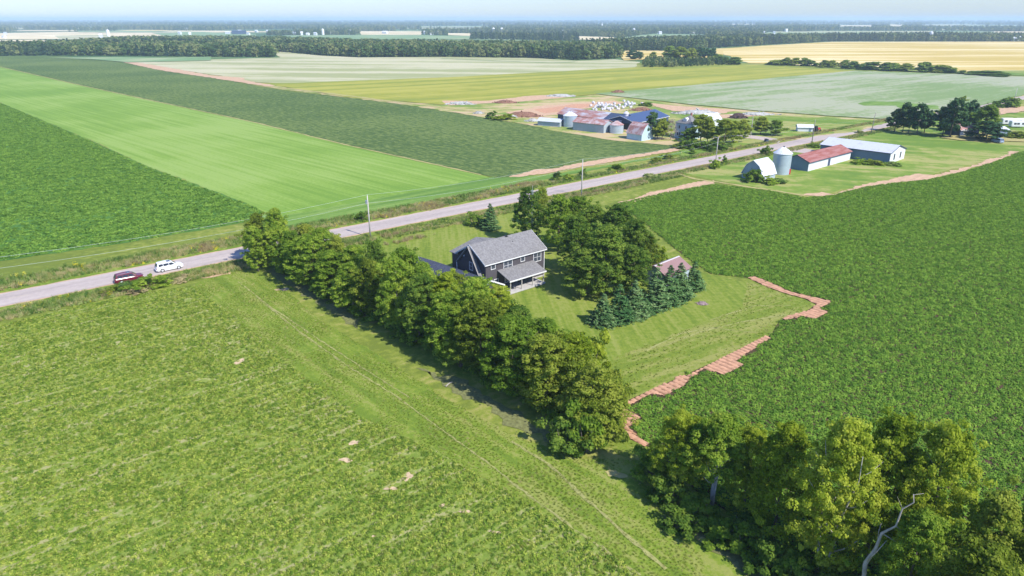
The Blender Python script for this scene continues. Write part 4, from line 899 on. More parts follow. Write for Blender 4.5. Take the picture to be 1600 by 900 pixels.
MB().slab([(9.5, 3.4, 2.55), (13.5, 3.4, 2.55), (13.5, 5.6, 2.1), (9.5, 5.6, 2.1)], .14).build('entry_roof', B['shingle'], garage)
for xx in (9.7, 13.3): MB().box(xx - .06, xx + .06, 5.35, 5.47, 0, 1.98).build('entry_post', B['white'], garage)
# patio chairs on the porch
chairm = plain('dark_patio_furniture', (.05, .06, .09), .6, .3, .1)
for i, (cx_, cy_) in enumerate(((3.7, -1.9), (4.6, -2.3))):
    q = Vector((cx_, cy_, 0)); q.rotate(house.rotation_euler); e = tag(empty('patio_chair', (HX + q.x, HY + q.y, .42), math.radians(40 + 60 * i)), ('dark patio chair nearest the steps on the back porch', 'dark patio chair standing further right on the back porch')[i], 'chair')
    MB().box(-.3, .3, -.3, .3, .38, .46).build('seat', chairm, e); MB().box(-.3, .3, .24, .3, .46, .95).build('backrest', chairm, e)
    for a in (-.27, .23):
        for b_ in (-.27, .23): MB().box(a, a + .05, b_, b_ + .05, 0, .38).build('leg', chairm, e)
# red roofed shed behind the spruces
SX, SY = W(1024, 416, 3.6)
shed = tag(empty('garden_shed', (SX, SY, 0), math.radians(44)), 'small garden shed with faded red metal roof behind the spruce row', 'shed')
gb = gable_walls(7.4, 5.2, 2.2, 3.6); gb.v = [(x, y - 2.6, z) for x, y, z in gb.v]; gb.build('wall', B['greywall'], shed)
gb = gable_roof(7.4, 5.2, 2.2, 3.6, .3); gb.v = [(x, y - 2.6, z) for x, y, z in gb.v]; r3 = gb.build('roof', B['pinkmetal'], shed)
MB().box(-.3, 7.7, -.16, .16, 3.62, 3.74).build('ridge_cap', B['white'], r3)
MB().box(3, 4.2, -2.66, -2.605, 0, 1.9).build('door', B['white'], shed)
# lattice mast
mx, my = W(831, 383)
mast = tag(empty('lattice_mast', (mx, my, 0)), 'slim grey lattice antenna mast standing behind the house roof', 'mast'); mh = HT(831, 383, 297)
legs = [(.22 * math.cos(a), .22 * math.sin(a)) for a in (0.3, 2.4, 4.5)]
for a in legs: MB().tube([(a[0], a[1], 0), (a[0] * .7, a[1] * .7, mh)], .035, 5).build('leg', B['greym'], mast)
mb = MB(); n_ = 26
for i in range(n_):
    z0_, z1_ = mh * i / n_, mh * (i + 1) / n_
    for j in range(3):
        a, b_ = legs[j], legs[(j + 1) % 3]; k0, k1 = 1 - .3 * i / n_, 1 - .3 * (i + 1) / n_
        mb.tube([(a[0] * k0, a[1] * k0, z0_), (b_[0] * k1, b_[1] * k1, z1_)], .014, 4)
mb.build('brace', B['greym'], mast); MB().tube([(0, 0, mh), (0, 0, mh + 1.0)], .02, 5).build('antenna', B['white'], mast)
MB().tube([(-.35, 0, mh - .2), (.35, 0, mh - .2)], .05, 6).build('antenna_arm', B['white'], mast)
# brush pile and garden stone
def heap(name, x, y, R1_, R2_, h, mat, label, cat='heap', seed=1, rz=0.0, n=90, sz=.4):
    rng = np.random.default_rng(seed); X, Y = W(x, y); a = rng.uniform(0, 6.283, n); r = rng.uniform(0, 1, n) ** .6
    C = np.stack([R1_ * r * np.cos(a), R2_ * r * np.sin(a), h * (1 - r) * rng.uniform(.3, 1, n)], 1); mb = MB()
    for c in C:
        d = Vector(rand_dir(1, rng)[0]) * sz * rng.uniform(.4, 1.2); d.z *= .4; q = Vector(c); t = sz * rng.uniform(.08, .25)
        mb.tube([q - d, q + d * .1, q + d], [t * .6, t, t * .3], 4)
    k = 10; mb.add([(R1_ * .9 * math.cos(2 * math.pi * i / k), R2_ * .9 * math.sin(2 * math.pi * i / k), -.05) for i in range(k)] + [(R1_ * .4 * math.cos(2 * math.pi * i / k), R2_ * .4 * math.sin(2 * math.pi * i / k), h * .75) for i in range(k)] + [(0, 0, h * .85)],
                   [(i, (i + 1) % k, (i + 1) % k + k, i + k) for i in range(k)] + [(i + k, (i + 1) % k + k, 2 * k) for i in range(k)])
    return tag(mb.build(name, mat, None, (X, Y, .15 if y < 250 else .02), rz), label, cat)
M['stonem'] = plain('mauve_grey_sticks', (.3, .22, .22), .9, .1, .35, 3); M['stonepile'] = plain('grey_field_stone', (.42, .42, .4), .9, .1, .3, .8); M['darkpile'] = plain('dark_compost', (.09, .06, .06), .95, .1, .3, 1)
heap('brush_pile', 1097, 475, 1.1, .75, .5, M['stonem'], 'small mauve grey brush pile alone on the lawn right of the spruces', 'brush pile', 2, n=60, sz=.35)
for i, a in enumerate(((720, 163, 9, 4, 1.6, 'stonepile', 'long grey stone heap at the left end of the farmyard', 2.2), (790, 161, 8, 4, 1.8, 'brush', 'dark red brown earth heap behind the farmyard, left of centre', 1.5), (817, 182, 11, 5, 2.6, 'brush', 'large brown manure heap left of the long grey barn', 1.8),
                       (876, 151, 10, 4, 1.8, 'stonepile', 'grey stone heap at the edge of the olive field', 2.0), (966, 145, 5, 3, 2.0, 'brush', 'small dark heap at the corner of the flowering field', 1.5), (1003, 173, 7, 4, 2.0, 'brush', 'brown heap behind the blue roofed barn', 1.5),
                       (1153, 185, 5, 2.5, 3.0, 'darkpile', 'black heap of old machinery behind the yard trees', 1.8), (1090, 178, 14, 4, 2.2, 'stonepile', 'long pale scrap heap behind the white farmhouse', 2.2), (1180, 180, 12, 3, 1.6, 'stonepile', 'low pink grey rubble row right of the black heap', 1.8), (832, 190, 3.5, 2, 1.6, 'stonepile', 'small pale scrap pile at the left end of the low shed', 1.2), (748, 178, 3, 1.5, 1.2, 'stonepile', 'small grey pile on the field edge left of the farmyard', 1.2), (800, 184, 2.5, 1.5, 1.5, 'stonepile', 'pale scrap beside the yellow bush on the farmyard edge', 1.2))):
    heap('brush_heap' if 'brown' in a[6] or 'dark' in a[6] else 'stone_heap', a[0], a[1], a[2], a[3], a[4], M[a[5]], a[6], 'heap', 10 + i, n=70, sz=a[7])
X, Y = W(790, 187); bush(X, Y, 2.6, 4.5, 'yellow', 'bright yellow green bush on the farmyard edge left of the heaps', None, 0, 1100, .32)
X, Y = W(767, 186); bush(X, Y, 3.4, 2.6, 'dkleaf', 'dark green bush on the farmyard edge left of the yellow one', None, 1, 1100, .32)
X, Y = W(1011, 166); bush(X, Y, 2.4, 3.6, 'dkleaf', 'dark low bush in dry grass behind the bale stack', None, 2, 1100, .32)

# ------------------------------------------------------------------ generic farm building
def barn(name, label, cat, corner, ang, L, D, he, hr, wall, roof, trim=None, doors=(), wins=(), ribs=0, oh=.35):
    e = tag(empty(name, (corner[0], corner[1], 0.02), math.radians(ang)), label, cat)
    gable_walls(L, D, he, hr).build('wall', wall, e); r_ = gable_roof(L, D, he, hr, oh).build('roof', roof, e)
    if trim: fascia(L, D, he, hr, oh + .02).build('fascia', trim, r_)
    if ribs: o = roof_ribs(L, D, he, hr, ribs, oh).build('roof_rib', roof, r_); o['kind'] = 'stuff'
    for (f, x, w_, h_, mt) in doors:
        if f == 'f': bx = (x, x + w_, -.07, -.005, 0, h_)
        elif f == 'l': bx = (-.07, -.005, x, x + w_, 0, h_)
        else: bx = (L + .005, L + .07, x, x + w_, 0, h_)
        MB().box(*bx).build('door', mt, e)
    for (f, x, z, w_, h_) in wins: window(e, f, x, z, w_, h_, (1, 1), y=(0 if f != 'r' else L))
    return e
rb = W(1262, 268)
rbarn = barn('barn', 'long low barn with rusty red metal roof between the silo and the white roofed barn', 'barn', rb, 41, 29.5, 8.2, 2.9, 4.6, B['whitewall'], B['rustroof'], B['navywall'], doors=(('f', 13.2, 1.5, 2.3, B['navywall']),), ribs=1.1)
MB().add([(-.02, 0, -.05), (-.02, 8.2, -.05), (-.02, 8.2, 2.85), (-.02, 4.1, 4.5), (-.02, 0, 2.85), (-.1, 0, -.05), (-.1, 8.2, -.05), (-.1, 8.2, 2.85), (-.1, 4.1, 4.5), (-.1, 0, 2.85)],
         [(5, 9, 8, 7, 6), (0, 5, 6, 1), (0, 4, 9, 5), (1, 6, 7, 2)]).build('gable_tone', B['bluewall'], rbarn)  # thin plate turns this gable blue-grey over the white wall
wb = W(1388.5, 256); wl = 23.5
wq = (wb[0] - math.cos(math.radians(-47)) * wl, wb[1] - math.sin(math.radians(-47)) * wl)
wbarn = barn('barn', 'wide barn with white ribbed metal roof, rightmost of the near farm buildings', 'barn', wq, -47, wl, 13.4, 3.5, 5.3, B['bluewall'], B['galvroof'], B['navywall'], ribs=1.5)  # long walls in dark blue-grey: their shade is put into the wall colour
MB().add([(wl + .02, 0, -.05), (wl + .02, 13.4, -.05), (wl + .02, 13.4, 3.45), (wl + .02, 6.7, 5.2), (wl + .02, 0, 3.45), (wl + .1, 0, -.05), (wl + .1, 13.4, -.05), (wl + .1, 13.4, 3.45), (wl + .1, 6.7, 5.2), (wl + .1, 0, 3.45)],
         [(5, 6, 7, 8, 9), (0, 1, 6, 5), (0, 5, 9, 4), (1, 2, 7, 6)]).build('gable_tone', B['whitewall'], wbarn)  # white plate on the sunlit gable, its brightness painted against the darker long walls
for yy in (3.2, 8.8): MB().box(wl + .11, wl + .16, yy, yy + 1.0, .9, 2.9).build('door', B['dark'], wbarn)
# gambrel barn builder
def gambrel(name, label, corner, ang, L, D, he, hm, hr, inset, wall, roof, oh=.25):
    e = tag(empty(name, (corner[0], corner[1], .02), math.radians(ang)), label, 'barn')
    pr = [(0, -.1), (D, -.1), (D, he), (D - inset, hm), (D / 2, hr), (inset, hm), (0, he)]; n = len(pr)
    MB().add([(0, y, z) for y, z in pr] + [(L, y, z) for y, z in pr], [tuple(reversed(range(n))), tuple(range(n, 2 * n)), (0, n, n + 6, 6), (1, 2, n + 2, n + 1)]).build('wall', wall, e)
    mb = MB(); p = [(-oh, he - .25), (inset, hm), (D / 2, hr), (D - inset, hm), (D + oh, he - .25)]
    for a, b_ in zip(p[:-1], p[1:]): mb.slab([(-oh, a[0], a[1] + .04), (L + oh, a[0], a[1] + .04), (L + oh, b_[0], b_[1] + .04), (-oh, b_[0], b_[1] + .04)], -.12)
    mb.build('roof', roof, e); return e
gx = W(1190, 283.5)
g1 = gambrel('gambrel_barn', 'small gambrel barn with pale metal roof and a bush against its gable, beside the silo', gx, 40, 7.4, 6.8, 1.5, 4.2, 5.7, 1.25, B['greywall'], B['galv'])
MB().box(-.07, -.005, 2.2, 4.4, 0, 2.3).build('door', B['bluewall'], g1); MB().box(1.4, 3.4, -.06, -.005, 0, 1.7).build('door', B['whitewall'], g1)
def silo(label, x, y, r, he, hr, wall=None, roof=None, red=False, legs_=False, n=28):
    X, Y = W(x, y); e = tag(empty('grain_silo', (X, Y, .02)), label, 'silo'); z0 = 1.8 if legs_ else -.1; mb = MB(); vs = []; zs = []
    k = max(6, int((he - max(z0, 0)) / .45))
    for i in range(k + 1): zs.append((z0 + (he - z0) * i / k, r))
    for z, rr in zs:
        vs += [(rr * math.cos(2 * math.pi * j / n), rr * math.sin(2 * math.pi * j / n), z) for j in range(n)]
    fs = [(i * n + j, i * n + (j + 1) % n, (i + 1) * n + (j + 1) % n, (i + 1) * n + j) for i in range(k) for j in range(n)]; mb.add(vs, fs); mb.add([(r * math.cos(2 * math.pi * j / n), r * math.sin(2 * math.pi * j / n), z0) for j in range(n)], [tuple(reversed(range(n)))])
    mb.build('silo_wall', wall or B['silo'], e, smooth=True)
    for zz in range(1, int(he)):
        if not legs_ and zz % 2 == 1: MB().add([((r + .03) * math.cos(2 * math.pi * j / n), (r + .03) * math.sin(2 * math.pi * j / n), zz + o) for o in (0, .08) for j in range(n)], [(j, (j + 1) % n, n + (j + 1) % n, n + j) for j in range(n)]).build('hoop', wall or B['silo'], e)
    c = MB(); R_ = r + .18
    for j in range(n):   # raised roof seams
        a0, a1, am = 2 * math.pi * j / n, 2 * math.pi * (j + 1) / n, 2 * math.pi * (j + .5) / n
        c.add([(R_ * math.cos(a0), R_ * math.sin(a0), he - .05), (R_ * math.cos(a1), R_ * math.sin(a1), he - .05), (.25 * math.cos(a1), .25 * math.sin(a1), hr), (.25 * math.cos(a0), .25 * math.sin(a0), hr), ((R_) * math.cos(am), R_ * math.sin(am), he + .02), (.27 * math.cos(am), .27 * math.sin(am), hr + .03)],
              [(0, 4, 5, 3), (4, 1, 2, 5), (0, 1, 4)])
    cr = c.build('silo_roof', roof or B['galv'], e); MB().tube([(0, 0, hr - .05), (0, 0, hr + .2)], [.3, .28], 12).build('cap', B['dark'], cr)
    if red: 
        for a in (-.62, -.47): MB().box(r * math.cos(a) - .2, r * math.cos(a) + .15, r * math.sin(a) - .25, r * math.sin(a) + .1, .1, 1.7).build('door', B['redpaint'], e)
    if legs_:
        for j in range(6):
            a = j * math.pi / 3; MB().tube([(r * math.cos(a) * .9, r * math.sin(a) * .9, 0), (r * math.cos(a) * .9, r * math.sin(a) * .9, 1.9)], .08, 5).build('leg', B['greym'], e)
        MB().tube([(0, 0, .8), (0, 0, 1.82)], [.2, r * .95], 14).build('hopper', wall or B['silo'], e)
    return e
silo('tall grey corrugated silo with pale cone roof and red hatch beside the gambrel barn', 1219, 271, 2.75, 6.4, 8.3, red=True)

# far farm across the road
a0 = W(885, 168, 8.2); ang = -46
def corner_from_ridge(x, y, zr, ang, D):
    X, Y = W(x, y, zr); a = math.radians(ang); return (X + math.sin(a) * D / 2, Y - math.cos(a) * D / 2)
barn('barn', 'long barn with partly rusted pale metal roof, largest of the far farmyard', 'barn', corner_from_ridge(884, 168, 6.0, ang, 11), ang, 27, 11, 3.6, 6.0, B['navywall'], B['rustpart'], None)
c2_ = corner_from_ridge(884, 168, 6.0, ang, 11); q = (c2_[0] + math.cos(math.radians(ang)) * 27, c2_[1] + math.sin(math.radians(ang)) * 27)
barn('barn', 'dark blue roofed barn section joined end to end to the long rusted barn', 'barn', q, ang, 10, 11, 3.6, 5.9, B['navywall'], B['navywall'], None)
h_ = corner_from_ridge(979, 196, 5.5, 50, 14)
e = barn('barn', 'open fronted barn with wide blue roof and white trimmed gable', 'barn', (W(992, 205)[0], W(992, 205)[1]), 50, 30, 15, 3.4, 5.8, B['navywall'], B['solar'], B['white'], doors=(('l', 3, 8, 3.0, B['dark']),))
barn('shed', 'low shed with red rusted roof and grey walls between the two far silos', 'shed', W(895, 203.5), -38, 15.5, 7.6, 3.6, 5.1, B['greywall'], B['rustpink'], None)
barn('shed', 'small low grey shed with pale roof at the left end of the far farmyard', 'shed', W(840, 196.5), -28, 11, 5, 2.2, 3.3, B['greywall'], B['galv'], None)
silo('large grey silo with pale cone roof between the small shed and the red roofed shed', 890.5, 198, 3.1, 5.0, 6.7, roof=B['cone'])
silo('squat grey silo with rusty cone roof right of the red roofed shed', 963, 208, 2.9, 3.6, 5.2, roof=B['rustpink'])
silo('slim white feed silo on legs beside the blue roofed barn', 977, 201, 1.1, 6.6, 7.6, wall=B['bale'], roof=B['bale'], legs_=True, n=16)
silo('short white feed tank on legs right of the slim feed silo', 982.5, 201, 1.2, 4.0, 5.0, wall=B['bale'], roof=B['bale'], legs_=True, n=16)
g2 = gambrel('gambrel_barn', 'old gambrel barn with rusty roof and pale blue walls behind the dark pine', W(1020, 218), 131, 7.6, 7.2, 2.6, 5.2, 6.6, 1.6, B['bluewhite'], B['rustpink'])
MB().box(2, 3, -.06, -.005, 1.5, 2.5).build('window', B['dark'], g2)
# white farmhouse
fx, fy = W(1079, 219); fh = tag(empty('farmhouse', (fx, fy, .02), math.radians(40)), 'tall pale blue two storey farmhouse with grey hip roof and dormer behind the yard trees', 'house')
MB().box(0, 9, 0, 8, -.1, 6.2).build('wall', B['bluewhite'], fh)
hp = MB(); hp.add([(-.4, -.4, 6.2), (9.4, -.4, 6.2), (9.4, 8.4, 6.2), (-.4, 8.4, 6.2), (3.6, 4, 9.0), (5.4, 4, 9.0)], [(0, 1, 5, 4), (1, 2, 5), (2, 3, 4, 5), (3, 0, 4), (3, 2, 1, 0)]); hr_ = hp.build('roof', B['shingle'], fh)
MB().box(4.2, 4.8, 3.7, 4.3, 8.5, 9.9).build('chimney', B['rustroof'], hr_)
MB().add([(.6, 3.1, 6.6), (.6, 4.9, 6.6), (.6, 4.9, 7.8), (.6, 4, 8.3), (.6, 3.1, 7.8), (2.6, 3.1, 7.8), (2.6, 4.9, 7.8), (2.6, 4, 8.3)], [(0, 4, 3, 2, 1), (4, 5, 7, 3), (2, 3, 7, 6), (0, 5, 4), (1, 2, 6)]).build('dormer', B['white'], hr_)
for yy, zz in ((5.6, 3.9), (5.2, 1.2), (6.2, 1.2), (2.4, 3.9), (1.8, 1.2)): window(fh, 'l', yy, zz, .7, 1.3, (1, 1), y=0)
for xx, zz in ((1.4, 3.9), (4.2, 3.9), (6.8, 3.9), (1.4, 1.1), (6.8, 1.1)): window(fh, 'f', xx, zz, .8, 1.3, (1, 1), y=0)
MB().box(9.005, 13, 1.5, 7, -.1, 3.2).build('wing', B['bluewhite'], fh); MB().slab([(9.0, 1.2, 3.25), (13.3, 1.2, 3.25), (13.3, 4.2, 4.9), (9.0, 4.2, 4.9)], -.12).slab([(9.0, 7.3, 3.25), (13.3, 7.3, 3.25), (13.3, 4.21, 4.9), (9.0, 4.21, 4.9)], -.12).build('roof', B['rustroof'], fh)
barn('shed', 'small white roofed outbuilding right of the farmhouse behind the trees', 'shed', W(1106, 199), 30, 8, 6, 3, 5.5, B['whitewall'], B['galv'], None)
barn('shed', 'small white sided hut beside the road, right of the yard trees', 'shed', W(1246, 206), -8, 6.2, 3.2, 1.9, 2.9, B['whitewall'], B['galv'], None, doors=(('f', 4.6, .9, 1.5, B['bluewall']),))
# buildings among the pines
e = barn('bungalow', 'low bungalow with pale mottled roof between the pine groups at the far right', 'house', W(1499, 213), 20, 11, 7, 2.6, 4.4, B['navywall'], B['rustpink'], B['white'], wins=(('f', 2, 1, 1.2, 1), ('f', 6, 1, 1.2, 1)))
barn('shed', 'tiny shed with bright pale roof right of the last pine', 'shed', W(1560, 213), 25, 6, 4.5, 2.3, 3.3, B['bluewall'], B['galv'], None)
# bales
rb_ = random.Random(5); cl = [(936, 168, 26), (958, 169, 22), (984, 165, 18)]
def bale_mesh():
    mb = MB(); n = 12; r, l = .75, .7; vs = []
    for x, rr in ((-l, r * .85), (-l * .85, r), (l * .85, r), (l, r * .85)): vs += [(x, rr * math.cos(2 * math.pi * j / n), r + rr * math.sin(2 * math.pi * j / n)) for j in range(n)]
    mb.add(vs, [(i * n + j, i * n + (j + 1) % n, (i + 1) * n + (j + 1) % n, (i + 1) * n + j) for i in range(3) for j in range(n)] + [tuple(range(n)), tuple(reversed(range(3 * n, 4 * n)))])
    return mb
proto = bale_mesh().build('hay_bale', B['bale']); first = True
for (x, y, n) in cl:
    for i in range(n):
        o = proto if first else proto.copy()
        if not first: scene.collection.objects.link(o)
        first = False
        X, Y = W(x + rb_.gauss(0, 7.5), y + rb_.gauss(0, 2.2)); o.location = (X, Y, .15 + (.9 if i % 7 == 0 else 0)); o.rotation_euler = (0, 0, rb_.uniform(0, 3.14)); o.scale = [rb_.uniform(.7, .95)] * 3
        tag(o, 'white wrapped round hay bale in the heap behind the long rusted barn', 'hay bale', 'white wrapped bales heaped behind the farm')
# ------------------------------------------------------------------ farm trees
def ftree(x, y, ty, R, kd, k, lb, st=1, z0f=.18, nleaf=3600, leaf=.6, pine=False, grp=None):
    X, Y = W(x, y); broadleaf('pine_tree' if pine else 'tree', X, Y, HT(x, y, ty), R, kd, k, lb, group=grp, stems=st, z0f=z0f, nleaf=nleaf, leaf=leaf, nclump=60, crad=1.1, limbs=5)
GF = 'trees in the far farmyard'
for a in ((1018, 218, 173, 2.6, 'pinef', 0, 'dark narrow pine in front of the old gambrel barn'), (1034, 219, 184, 3.2, 'farm', 1, 'green tree between the gambrel barn and the farmhouse'), (1027, 218, 190, 2.0, 'farmd', 2, 'small dark tree against the gambrel barn'),
          (1094, 222, 177, 3.8, 'farm', 2, 'spreading olive tree in front of the farmhouse'), (1077, 222, 200, 2.6, 'farmd', 3, 'ivy dark small tree against the farmhouse wall'), (1105, 224, 184, 3.0, 'farm', 3, 'olive tree right of the one before the farmhouse'),
          (1130, 230, 186, 4.8, 'farm', 0, 'largest broad olive tree at the yard entrance'), (1144, 224, 188, 3.6, 'farm', 1, 'olive tree right behind the broad entrance tree'), (1161, 216, 186, 3.4, 'farm', 2, 'green tree beside the farmyard drive'),
          (1188, 211, 182, 3.6, 'farm', 3, 'upright green tree on the grass right of the drive'), (1211, 212, 187, 3.9, 'farmd', 0, 'round tree standing alone on the grass nearest the white hut')):
    ftree(*a, grp=GF)
e = empty('bare_tree', (*W(1047, 219), 0)); tag(e, 'leafless pinkish grey tree left of the farmhouse', 'bare tree')
mb = trunk_mb(77, 8.5, .14, 12, 2.2, n=6); mb.build('trunk', M['grey_twig'], e); o = mesh_obj('twigs', mk_mesh('twigs', crown_verts(78, 8.5, 2.2, 1.5, 40, 1100, .22, 1.0), M['grey_twig']), e)
for i, (x, y, h, R, lb) in enumerate(((1075, 232, 3.2, 3.6, 'dark hedge bush at the left end below the farmhouse trees'), (1096, 233, 3.2, 3.6, 'dark hedge bush in the middle below the farmhouse trees'), (1117, 235, 3.6, 3.8, 'dark hedge bush at the right end below the farmhouse trees'), (1063, 231, 2.2, 2.4, 'smallest dark hedge bush at the red soil strip'))):
    X, Y = W(x, y); bush(X, Y, h, R, 'dkleaf', lb, None, i % 3, 1100, .32)
GP = 'pines beside the road at the far right'
for a in ((1397, 206, 171, 3.4, 'leftmost short dark pine of the roadside pines'), (1410, 207, 159, 3.2, 'tall slim pine, second of the roadside pines'), (1419, 209, 166, 2.8, 'thin pine leaning in the middle of the left pine group'), (1432, 211, 160, 3.6, 'tall dark pine at the right of the left pine group'), (1444, 207, 171, 3.2, 'shorter pine closing the left pine group'),
          (1472, 213, 166, 4.4, 'broad dark pine at the left of the middle pine group'), (1484, 215, 152, 4.6, 'tallest pine of all, in the middle pine group'), (1503, 205, 160, 4.6, 'dark pine behind the bungalow'), (1513, 196, 157, 3.4, 'pointed pine farthest back beside the road'), (1519, 192, 163, 3.4, 'small rounded pine right of the pointed far one'),
          (1540, 219, 188, 6.0, 'low wide dark pine with skirt to the ground near the tiny shed')):
    ftree(a[0], a[1], a[2], a[3], 'pinef', hash(a[0]) % 4, a[4], pine=True, grp=GP, z0f=.2 if 'skirt' not in a[4] else .05)
ftree(1535, 212, 163, 5.0, 'farmd', 1, 'rounded deep green broadleaf tree rising behind the low wide pine', z0f=.25)
#SPLIT3
# ------------------------------------------------------------------ vehicles
def loft(st):
    """stations (x, [(half width, z) ...] from bottom to top)"""
    mb = MB(); k = len(st[0][1]); vs = []
    for x, pr in st: vs += [(x, -w_, z) for w_, z in pr] + [(x, w_, z) for w_, z in reversed(pr)]
    n = 2 * k; fs = [(i * n + j, (i + 1) * n + j, (i + 1) * n + (j + 1) % n, i * n + (j + 1) % n) for i in range(len(st) - 1) for j in range(n)]
    fs += [tuple(range(n)), tuple(reversed(range((len(st) - 1) * n, len(st) * n)))]
    return mb.add(vs, [tuple(reversed(f)) for f in fs])
tyre = plain('tyre_rubber', (.025, .025, .027), .8, .3, .1); rimm = plain('alloy_rim', (.55, .56, .58), .35, .6, .05)
lampw = plain('headlight_glass', (.8, .8, .78), .2, .6, .03); lampr = plain('tail_light_red', (.45, .02, .02), .25, .6, .05)
def suv(x, y, ang, paint, label, sunroof=True, rails=True):
    e = tag(empty('parked_car', (x, y, .13), ang), label, 'car')
    body = loft([(-2.38, [(.78, .42), (.84, .6), (.86, .95), (.82, 1.02)]), (-2.25, [(.88, .3), (.94, .6), (.95, .95), (.87, 1.07)]), (-1.2, [(.92, .24), (.96, .6), (.97, .95), (.89, 1.08)]),
                 (.6, [(.92, .24), (.96, .6), (.97, .93), (.89, 1.07)]), (1.3, [(.91, .24), (.96, .6), (.95, .9), (.8, 1.05)]), (2.1, [(.86, .28), (.92, .55), (.88, .82), (.66, .93)]), (2.36, [(.7, .38), (.76, .55), (.72, .72), (.5, .78)])])
    bo = body.build('body', paint, e)
    MB().box(-2.5, -2.3, -.8, .8, .4, .62).build('bumper', paint, e)
    cab = loft([(-2.3, [(.84, 1.04), (.76, 1.1)]), (-2.05, [(.86, 1.06), (.66, 1.68)]), (-.6, [(.88, 1.06), (.69, 1.76)]), (.3, [(.88, 1.06), (.67, 1.72)]), (.62, [(.87, 1.06), (.6, 1.56)]), (1.28, [(.8, 1.04), (.74, 1.07)])])
    cab.build('cabin', paint, e)
    for s in (-1, 1):
        for (x0, x1, t0, t1) in ((-1.98, -1.2, -1.9, -1.2), (-1.1, -.2, -1.1, -.2), (-.1, .95, -.1, .42)):
            g_ = MB(); q = lambda z: (.88 - (z - 1.06) * .285) + .012
            g_.add([(x0, s * q(1.12), 1.12), (x1, s * q(1.12), 1.12), (t1, s * q(1.58), 1.58), (t0, s * q(1.58), 1.58), (x0, s * (q(1.12) - .05), 1.12), (x1, s * (q(1.12) - .05), 1.12), (t1, s * (q(1.58) - .05), 1.58), (t0, s * (q(1.58) - .05), 1.58)],
                   [(0, 1, 2, 3), (3, 2, 1, 0), (0, 4, 5, 1), (2, 6, 7, 3), (1, 5, 6, 2), (0, 3, 7, 4)]).build('side_window', B['glass'], e)
    MB().slab([(.66, -.6, 1.56), (1.24, -.74, 1.1), (1.24, .74, 1.1), (.66, .6, 1.56)], -.02).build('windscreen', B['glass'], e)
    MB().slab([(-2.1, -.62, 1.62), (-2.33, -.74, 1.12), (-2.33, .74, 1.12), (-2.1, .62, 1.62)], -.02).build('rear_window', B['glass'], e)
    if sunroof: MB().box(-.35, .25, -.42, .42, 1.745, 1.775).build('sunroof', B['glass'], e)
    if rails:
        for s in (-1, 1): MB().tube([(-1.9, s * .62, 1.7), (-1.7, s * .63, 1.8), (.0, s * .62, 1.82), (.25, s * .6, 1.73)], .02, 5).build('roof_rail', rimm, e)
    for sx in (-1.45, 1.45):
        for s in (-1, 1):
            w_ = MB().tube([(sx, s * .74, .37), (sx, s * .98, .37)], .37, 20).build('tyre', tyre, e); MB().tube([(sx, s * .97, .37), (sx, s * .995, .37)], .23, 14).build('rim', rimm, w_)
    for s in (-1, 1):
        MB().box(2.1, 2.3, s * .72 - .12, s * .72 + .12, .66, .8).build('headlight', lampw, e); MB().box(-2.4, -2.28, s * .8 - .08, s * .8 + .08, .75, 1.0).build('tail_light', lampr, e)
        MB().box(.95, 1.12, s * 1.02 - .1, s * 1.02 + .1, 1.02, 1.16).build('mirror', paint, e)
    MB().box(-2.52, -2.5, -.18, .18, .66, .78).build('number_plate', B['white'], e)
    return e
wpaint = plain('white_car_paint', (.85, .86, .88), .3, .6, .02); rpaint = plain('dark_red_car_paint', (.16, .015, .035), .28, .6, .05)
wc = W(265.5, 422); rc = W(203, 440)
suv(wc[0], wc[1], math.radians(39), wpaint, 'white SUV parked on the near shoulder of the road, ahead of the dark red car')
suv(rc[0], rc[1], math.radians(39), rpaint, 'dark red SUV parked behind the white one, partly hidden by verge bushes')
# campers and little vehicles at far right
for (x, y, L_2, lb) in ((1582, 195, 10.5, 'long white camper trailer with dark windows by the right edge'), (1588, 199, 6.0, 'shorter pale camper in front of the long one, by the right edge')):
    X, Y = W(x, y); e = tag(empty('camper', (X, Y, .05), math.radians(-4)), lb, 'camper'); h2 = L_2 / 2
    loft([(-h2, [(1.1, .5), (1.15, 1.2), (1.1, 2.5), (.95, 2.75)]), (-h2 + .4, [(1.2, .45), (1.25, 1.2), (1.2, 2.6), (1.0, 2.9)]), (h2 - .6, [(1.2, .45), (1.25, 1.2), (1.2, 2.6), (1.0, 2.9)]), (h2, [(1.1, .8), (1.15, 1.3), (1.1, 2.2), (.95, 2.5)])]).build('body', B['white'], e)
    for xx in (-h2 + .9, -h2 * .25, h2 * .45): MB().box(xx, xx + 1.1, -1.28, -1.22, 1.3, 2.1).build('window', B['glass'], e)
    for xx in (-.5, .5): MB().tube([(xx, -1.1, .35), (xx, 1.1, .35)], .35, 12).build('wheel', tyre, e)
X, Y = W(1558, 223); suv(X, Y, math.radians(95), plain('blue_grey_paint', (.3, .4, .55), .35, .5, .05), 'small blue grey car parked below the tiny shed at the far right', False, False)
